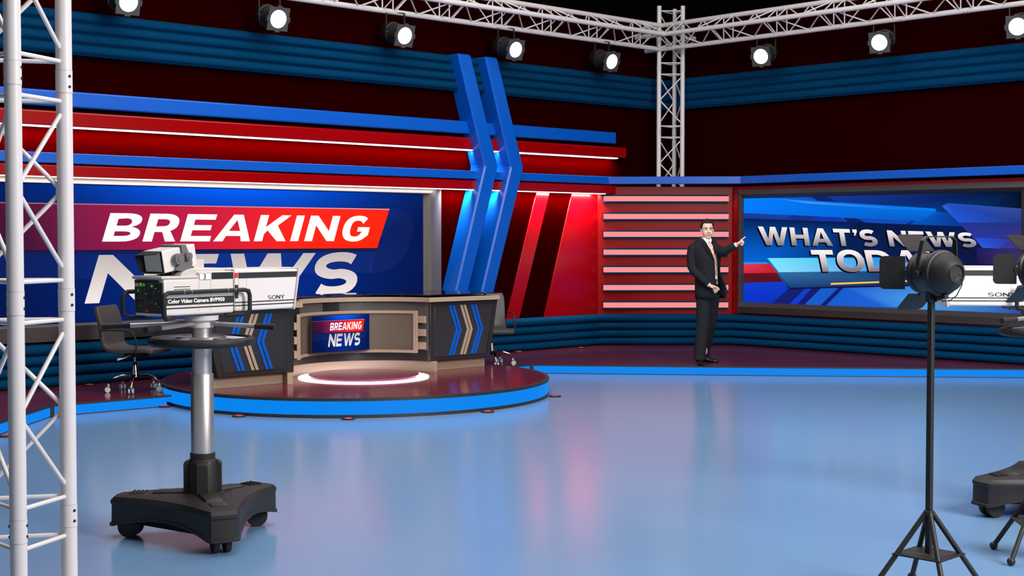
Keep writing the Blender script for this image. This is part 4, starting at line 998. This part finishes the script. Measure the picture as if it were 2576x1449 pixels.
b.tube([(.10, .03, .93), (.105, .09, .70), (.105, .16, .50), (.085, .27, .28), (F2[0], .36, .06)], [.08, .07, .052, .046, .035], 14)
# near hand resting in front of the hip
b.tube([WR1, (.068, -.198, .970), (.098, -.208, .952)], [(.024, .020), (.036, .018), (.038, .016)], 14)
for o_, pts in (((0, 0, 0), [(.098, -.222, .972), (.128, -.232, .962), (.150, -.232, .948), (.162, -.230, .925)]),
                ((0, 0, 0), [(.104, -.214, .958), (.130, -.222, .942), (.142, -.220, .922), (.138, -.212, .905)]),
                ((0, 0, 0), [(.100, -.204, .942), (.122, -.210, .925), (.128, -.207, .906), (.120, -.202, .892)]),
                ((0, 0, 0), [(.090, -.194, .930), (.108, -.199, .914), (.112, -.196, .898), (.104, -.192, .888)])):
    b.tube(pts, [.0105, .0098, .009, .0078], 10)
b.tube([(.058, -.214, .985), (.082, -.232, .978), (.106, -.240, .968), (.120, -.242, .958)], [.012, .0115, .0105, .009], 10)
# far hand, index finger pointing
b.tube([WR2, (0.380, -.284, 1.492), (0.406, -.292, 1.508)], [(.023, .019), (.033, .018), (.034, .017)], 14)
b.tube([(0.404, -.300, 1.525), (0.426, -.306, 1.545), (0.444, -.310, 1.560), (0.462, -.314, 1.572)], [.0105, .0095, .0088, .0078], 10)
for pts in ([(0.410, -.302, 1.512), (0.434, -.312, 1.516), (0.436, -.322, 1.500), (0.422, -.322, 1.494)],
            [(0.406, -.298, 1.498), (0.428, -.310, 1.498), (0.430, -.320, 1.483), (0.416, -.320, 1.479)],
            [(0.400, -.294, 1.486), (0.418, -.304, 1.482), (0.421, -.314, 1.470), (0.408, -.314, 1.467)]):
    b.tube(pts, [.0100, .0095, .0088, .008], 10)
b.tube([(0.384, -.300, 1.505), (0.399, -.318, 1.512), (0.414, -.330, 1.508), (0.426, -.334, 1.500)], [.012, .011, .010, .0085], 10)
body = remesh(b.build('body', M['skin'], pr), .0052, 2)
# --- face details
for s_ in (-1, 1):
    ex = HX+.004+s_*.028
    e_ = MB().ball((ex, -.0725, 1.688+HD), (.0115, .008, .0050), 14, 8).build('eye', M['eyewhite'], pr)
    MB().ball((ex+.001, -.0785, 1.688+HD), (.0052, .003, .0048), 12, 8).build('iris', M['iris'], e_)
    MB().tube([(ex-.013, -.0755, 1.6915+HD), (ex, -.0815, 1.6945+HD), (ex+.013, -.0755, 1.6915+HD)], [.0018, .0028, .0018], 8).build('eyelid', M['lidskin'], pr)
    MB().tube([(ex-.019, -.0745, 1.704+HD), (ex-.004, -.0805, 1.7085+HD), (ex+.010, -.0785, 1.708+HD), (ex+.020, -.0715, 1.702+HD)] , [.0020, .0032, .003, .0018], 8).build('eyebrow', M['hair'], pr)
MB().tube([(HX-.020, -.0795, 1.624+HD), (HX-.010, -.0845, 1.6245+HD), (HX+.004, -.087, 1.6245+HD), (HX+.018, -.0845, 1.6245+HD), (HX+.028, -.079, 1.624+HD)], [.0015, .0026, .003, .0026, .0015], 8).build('lips', M['lip'], pr)
MB().tube([(HX-.018, -.0795, 1.6225+HD), (HX-.006, -.0855, 1.6125+HD), (HX+.012, -.0855, 1.6125+HD), (HX+.026, -.079, 1.6225+HD)], [.0015, .004, .004, .0015], 8).build('lips', M['lip'], pr)
MB().box((HX-.009, -.0868, 1.6182+HD), (HX+.016, -.083, 1.6225+HD)).build('teeth', M['eyewhite'], pr, bevel=.001)
# --- hair: cap with a real hairline
b = MB(); n, k_ = 64, 14; rg = []
for j in range(k_+1):
    ring = []
    for i in range(n):
        az = 2*pi*i/n; c, s_ = math.cos(az), math.sin(az)        # s_=-1 is the face
        front = max(0, -s_)
        lo = lerp(-.30, .60, min(1, (front-.30)/.35)) if front > .30 else lerp(-.34, -.30, front/.30) if front > 0 else -.55
        lo -= .10*max(0, front-.75)*4*abs(c)
        el = lerp(lo, pi/2, (j/k_)**.9); fade = min(1, j/4)
        wv = .004*math.sin(5*az+1)*fade+(.010 if front > .4 else .003)*fade*math.sin(min(1, j/7)*pi/2)
        side = -.004*abs(c)*(1-fade)
        ring.append((HX+(.0775+wv+side)*math.cos(el)*c, .018+(.094+wv)*math.cos(el)*s_, 1.712+HD+(.094+wv*.9)*math.sin(el)))
    rg.append(ring)
b.rings(rg, cap=False)
h_ = b.build('hair', M['hair'], pr, ang=60); m_ = h_.modifiers.new('thick', 'SOLIDIFY'); m_.thickness = .008; m_.offset = -.6
# --- shirt, tie, belt
def trunk(z):                             # centre x, y and radii of the clothed trunk
    T_ = [(.80, .062, .03, .142, .125), (.95, .056, .025, .142, .120), (1.10, .052, .015, .138, .112), (1.22, .045, .01, .146, .116), (1.34, .03, .005, .166, .122), (1.43, .018, .005, .168, .112), (1.48, .015, .008, .145, .095), (1.52, .02, .012, .098, .075), (1.565, .028, .012, .066, .066)]
    for a, c in zip(T_, T_[1:]):
        if z <= c[0]: t_ = max(0, (z-a[0])/(c[0]-a[0])); return [lerp(a[q], c[q], t_) for q in (1, 2, 3, 4)]
    return list(T_[-1][1:])
rg = []
for z in (.99, 1.05, 1.12, 1.2, 1.28, 1.36, 1.42, 1.46, 1.49, 1.51):
    x, y, rx, ry = trunk(z); rg.append(oval((x, y, z), rx-.016, ry-.016, 32))
for z, r_ in ((1.525, .066), (1.545, .060), (1.562, .061)): rg.append(oval((.032, .010, z-.0), r_, r_, 32))
MB().rings(rg).build('shirt', M['shirt'], pr)
b = MB()                                  # collar wings
for s_ in (-1, 1): b.add([(.052+s_*.003, -.062, 1.520), (.048+s_*.034, -.046, 1.556), (.048+s_*.042, -.056, 1.530), (.052+s_*.026, -.076, 1.497)], [(0, 1, 2, 3)])
o = b.build('shirt_collar', M['shirt'], pr, smooth=False); q_ = o.modifiers.new('thick', 'SOLIDIFY'); q_.thickness = .004
def skinpt(x, z, out=.0):                 # point on the front of the trunk at x
    c_, y, rx, ry = trunk(z); s_ = max(-.98, min(.98, (x-c_)/rx)); return (x, y-(ry+out)*math.sqrt(1-s_*s_), z)
tp = [(.062, 1.515, .013), (.066, 1.49, .019), (.072, 1.475, .012), (.088, 1.42, .017), (.104, 1.35, .020), (.118, 1.28, .022), (.132, 1.20, .024), (.146, 1.13, .024), (.154, 1.105, .004)]
b = MB(); vs = []
for x, z, w_ in tp:
    for s_ in (-1, 1):
        p = Vector(skinpt(x+s_*w_, z, -.006)); vs.append(p)
b.add(vs, [(2*i, 2*i+1, 2*i+3, 2*i+2) for i in range(len(tp)-1)])
o = b.build('tie', M['tie'], pr); q_ = o.modifiers.new('thick', 'SOLIDIFY'); q_.thickness = .006; q_.offset = 1 if False else 0
x, y, rx, ry = trunk(1.04)
b = MB(); b.rings([oval((x, y, 1.022), rx-.010, ry-.010, 32), oval((x, y, 1.055), rx-.012, ry-.012, 32)]); b.build('belt', M['belt'], pr, ang=30)
p = skinpt(.160, 1.039, -.006); MB().box((p[0]-.018, p[1]-.006, 1.021), (p[0]+.012, p[1]+.004, 1.057)).build('belt_buckle', M['chrome'], pr, bevel=.002)
# --- trousers
b = MB()
b.rings([oval((.058, .02, .82), .122, .112), oval((.058, .02, .92), .122, .110), oval((.055, .018, 1.04), .120, .098)])
b.tube([(.008, .02, .86), (.004, .0, .70), (-.004, -.010, .52), (-.026, -.012, .30), (F1[0], -.015, .12), (F1[0]-.002, -.02, .055)], [(.092, .10), (.080, .092), (.070, .084), (.064, .080), (.055, .070), (.054, .074)], 20)
b.tube([(.108, .04, .86), (.108, .09, .70), (.106, .16, .52), (.088, .26, .32), (.062, .345, .15), (.055, .37, .055)], [(.088, .10), (.076, .092), (.066, .084), (.062, .078), (.055, .070), (.054, .072)], 20)
tro = remesh(b.build('trousers', M['suit'], pr), .009, 2)
# --- shoes
def shoe(x, y, yaw):
    T_ = Matrix.Translation((x, y, 0)) @ Matrix.Rotation(yaw, 4, 'Z')
    rg = []
    for t_, w_, h_, z0 in ((-.075, .022, .05, .004), (-.065, .034, .075, .0), (-.02, .038, .085, .0), (.03, .040, .075, .0), (.08, .044, .052, .0), (.13, .044, .040, .0), (.17, .032, .030, .002), (.19, .012, .018, .005)):
        ring = []
        for k in range(16):
            a = 2*pi*k/16; ring.append((w_*math.cos(a), -t_, max(z0, z0+h_*.5+h_*.5*math.sin(a)*1.0) if math.sin(a) > 0 else z0+h_*.5*(1+math.sin(a))**.35))
        rg.append(ring)
    return MB(T_).rings(rg).build('shoe', M['shoe'], pr)
shoe(F1[0], F1[1]+.02, math.radians(10)); shoe(F2[0]+.005, F2[1]+.01, math.radians(62))
# --- jacket: open in front, flaring to the right
zs = [.815, .87, .93, 1.0, 1.07, 1.14, 1.21, 1.28, 1.34, 1.40, 1.45, 1.49, 1.52, 1.55]
def tab(tb, z):
    for a, c in zip(tb, tb[1:]):
        if z <= c[0]: return lerp(a[1], c[1], max(0, (z-a[0])/(c[0]-a[0])))
    return tb[-1][1]
XL_ = [(.815, .112), (1.0, .132), (1.20, .124), (1.29, .118), (1.42, .062), (1.50, .018), (1.55, -.018)]
XR_ = [(.815, .255), (.90, .282), (.98, .262), (1.155, .188), (1.29, .158), (1.37, .146), (1.48, .112), (1.55, .088)]
rg = []
for z in zs:
    c_, y, rx, ry = trunk(z); rx += .012+.02*max(0, 1.0-z); ry += .012
    if z > 1.5: rx += .006
    xl = tab(XL_, z); sL = max(-.98, min(.93, (xl-c_)/rx)); fL = math.asin(sL)
    xr = tab(XR_, z); r_ = []
    inside = (xr-c_)/rx < .96
    fR = math.asin((xr-c_)/rx) if inside else None
    endf = fR if inside else math.radians(100)
    for i in range(27):
        ph = lerp(fL, endf-2*pi, i/26); r_.append((c_+rx*math.sin(ph), y-ry*math.cos(ph), z))
    x0, y0, _ = r_[-1]
    for i in range(1, 6):
        t_ = i/5
        r_.append((x0, y0, z) if False else ((lerp(x0, xr, t_), lerp(y0, y-ry*.75, t_)-.015*math.sin(pi*t_), z) if not inside else (x0+(.0004*i), y0-.0004*i, z)))
    rg.append(r_)
b = MB(); n = len(rg[0]); vs = [p for r in rg for p in r]
b.add(vs, [(i*n+j, i*n+j+1, (i+1)*n+j+1, (i+1)*n+j) for i in range(len(rg)-1) for j in range(n-1)])
jk = b.build('jacket', M['suit'], pr, ang=70); q_ = jk.modifiers.new('thick', 'SOLIDIFY'); q_.thickness = .009; q_.offset = 0
# shoulder yoke joins the sleeves
b = MB()
b.tube([(-.100, .005, 1.450), (-.03, .012, 1.487), (.02, .035, 1.500)], [(.070, .050), (.060, .045), (.035, .035)], 16)
b.tube([(.125, .0, 1.448), (.075, .012, 1.487), (.03, .035, 1.500)], [(.066, .050), (.058, .045), (.035, .035)], 16)
b.tube([(-.095, .0, 1.45), (-.130, -.003, 1.425), (-.148, -.010, 1.34), (-.146, -.030, 1.20), (-.125, -.055, 1.155), (-.06, -.115, 1.085), (.010, -.165, 1.02), (.040, -.182, .992)], [.062, .066, .064, .056, .055, .052, .045, .042], 18)
b.tube([(.115, .0, 1.445), (.150, -.02, 1.425), (.182, -.10, 1.405), (.205, -.175, 1.388), (.23, -.20, 1.395), (.288, -.24, 1.435), (.346, -.268, 1.470)], [.060, .062, .058, .055, .054, .048, .042], 18)
sl = remesh(b.build('jacket_sleeves', M['suit'], pr), .008, 2)
for a, c, r_ in ((WR1, (.028, -.172, 1.000), .030), (WR2, (.342, -.267, 1.470), .030)): MB().cyl(c, Vector(c).lerp(Vector(a), 1.0), r_, r_*.98, n=18).build('shirt_cuff', M['shirt'], pr)
# lapels
def lapel(tb, z0, z1, w0, sgn):
    b = MB(); vs = []; k_ = 9
    for i in range(k_+1):
        z = lerp(z0, z1, i/k_); x = tab(tb, z); wd = w0*math.sin(pi*min(1, (i+.6)/k_*.62))*1.05
        p1 = Vector(skinpt(x, z, .020)); p2 = Vector(skinpt(x+sgn*wd, z+.012*sgn*0, .022)); vs += [p1, p2]
    b.add(vs, [(2*i, 2*i+1, 2*i+3, 2*i+2) for i in range(k_)])
    o = b.build('lapel', M['suitdark'], pr); q_ = o.modifiers.new('thick', 'SOLIDIFY'); q_.thickness = .005; q_.offset = 0
lapel(XL_, 1.27, 1.535, .062, -1); lapel(XR_, 1.27, 1.53, .050, 1)
MB().cyl(skinpt(.112, 1.262, .016), Vector(skinpt(.112, 1.262, .022)), .007, n=12).build('button', M['hole'], pr)
b = MB(); b.box((-.005, -.125, .985), (.055, -.118, .990)); 

# ------------------------------------------------------------------ camera and light
cam = bpy.data.cameras.new('camera'); co = bpy.data.objects.new('camera', cam); COL.objects.link(co)
cam.sensor_width = 36; cam.lens = f_px/2576*36; cam.clip_end = 100
co.location = CAM; co.rotation_euler = (pi/2-TH, 0, RZ)
sc.camera = co
w = bpy.data.worlds.new('w'); sc.world = w; w.use_nodes = True
w.node_tree.nodes['Background'].inputs[0].default_value = (1., .96, .94, 1); w.node_tree.nodes['Background'].inputs[1].default_value = .3
def area(name, loc, tgt, size, power, color=(1, .97, .95), sy=None):
    l = bpy.data.lights.new(name, 'AREA'); l.shape = 'RECTANGLE'; l.size = size; l.size_y = sy or size; l.energy = power; l.color = color
    o = bpy.data.objects.new(name, l); COL.objects.link(o); o.location = loc
    o.rotation_euler = (Vector(tgt)-Vector(loc)).to_track_quat('-Z', 'Y').to_euler(); return o
area('key_softbox', W(6.5, 3.0, 5.2), W(-.5, 12, .6), 3.5, 1150)
for nm, z, y, xs, xe, e in (('upper_led_wash', 2.812, -.12, XL+.4, -1.2, 210), ('lower_led_wash', 2.292, -.178, XL+.4, -4.62, 8), ('lower_led_wash', 2.292, -.15, -4.5, -1.55, 75)):
    o = area(nm, ((xs+xe)/2, y, z), ((xs+xe)/2, y+.5, z-.6), abs(xs-xe), e, (1, .93, .92), .03); o.data.spread = math.radians(125)
area('added_overhead_fill', W(0, 8, 7.2), W(0, 8.5, 0), 8, 450)  # unseen fill light, added for soft light from above
area('added_stage_fill', W(1.5, 14.5, 7.2), W(1.5, 16.5, 0), 9, 850)  # second unseen fill, added to brighten the stage deck
sc.view_settings.view_transform = 'Standard'; sc.view_settings.look = 'None'; sc.view_settings.gamma = 1; sc.view_settings.use_curve_mapping = False
sc.view_settings.exposure = 0
sc.cycles.use_denoising = True; sc.cycles.max_bounces = 6; sc.cycles.sample_clamp_indirect = 6
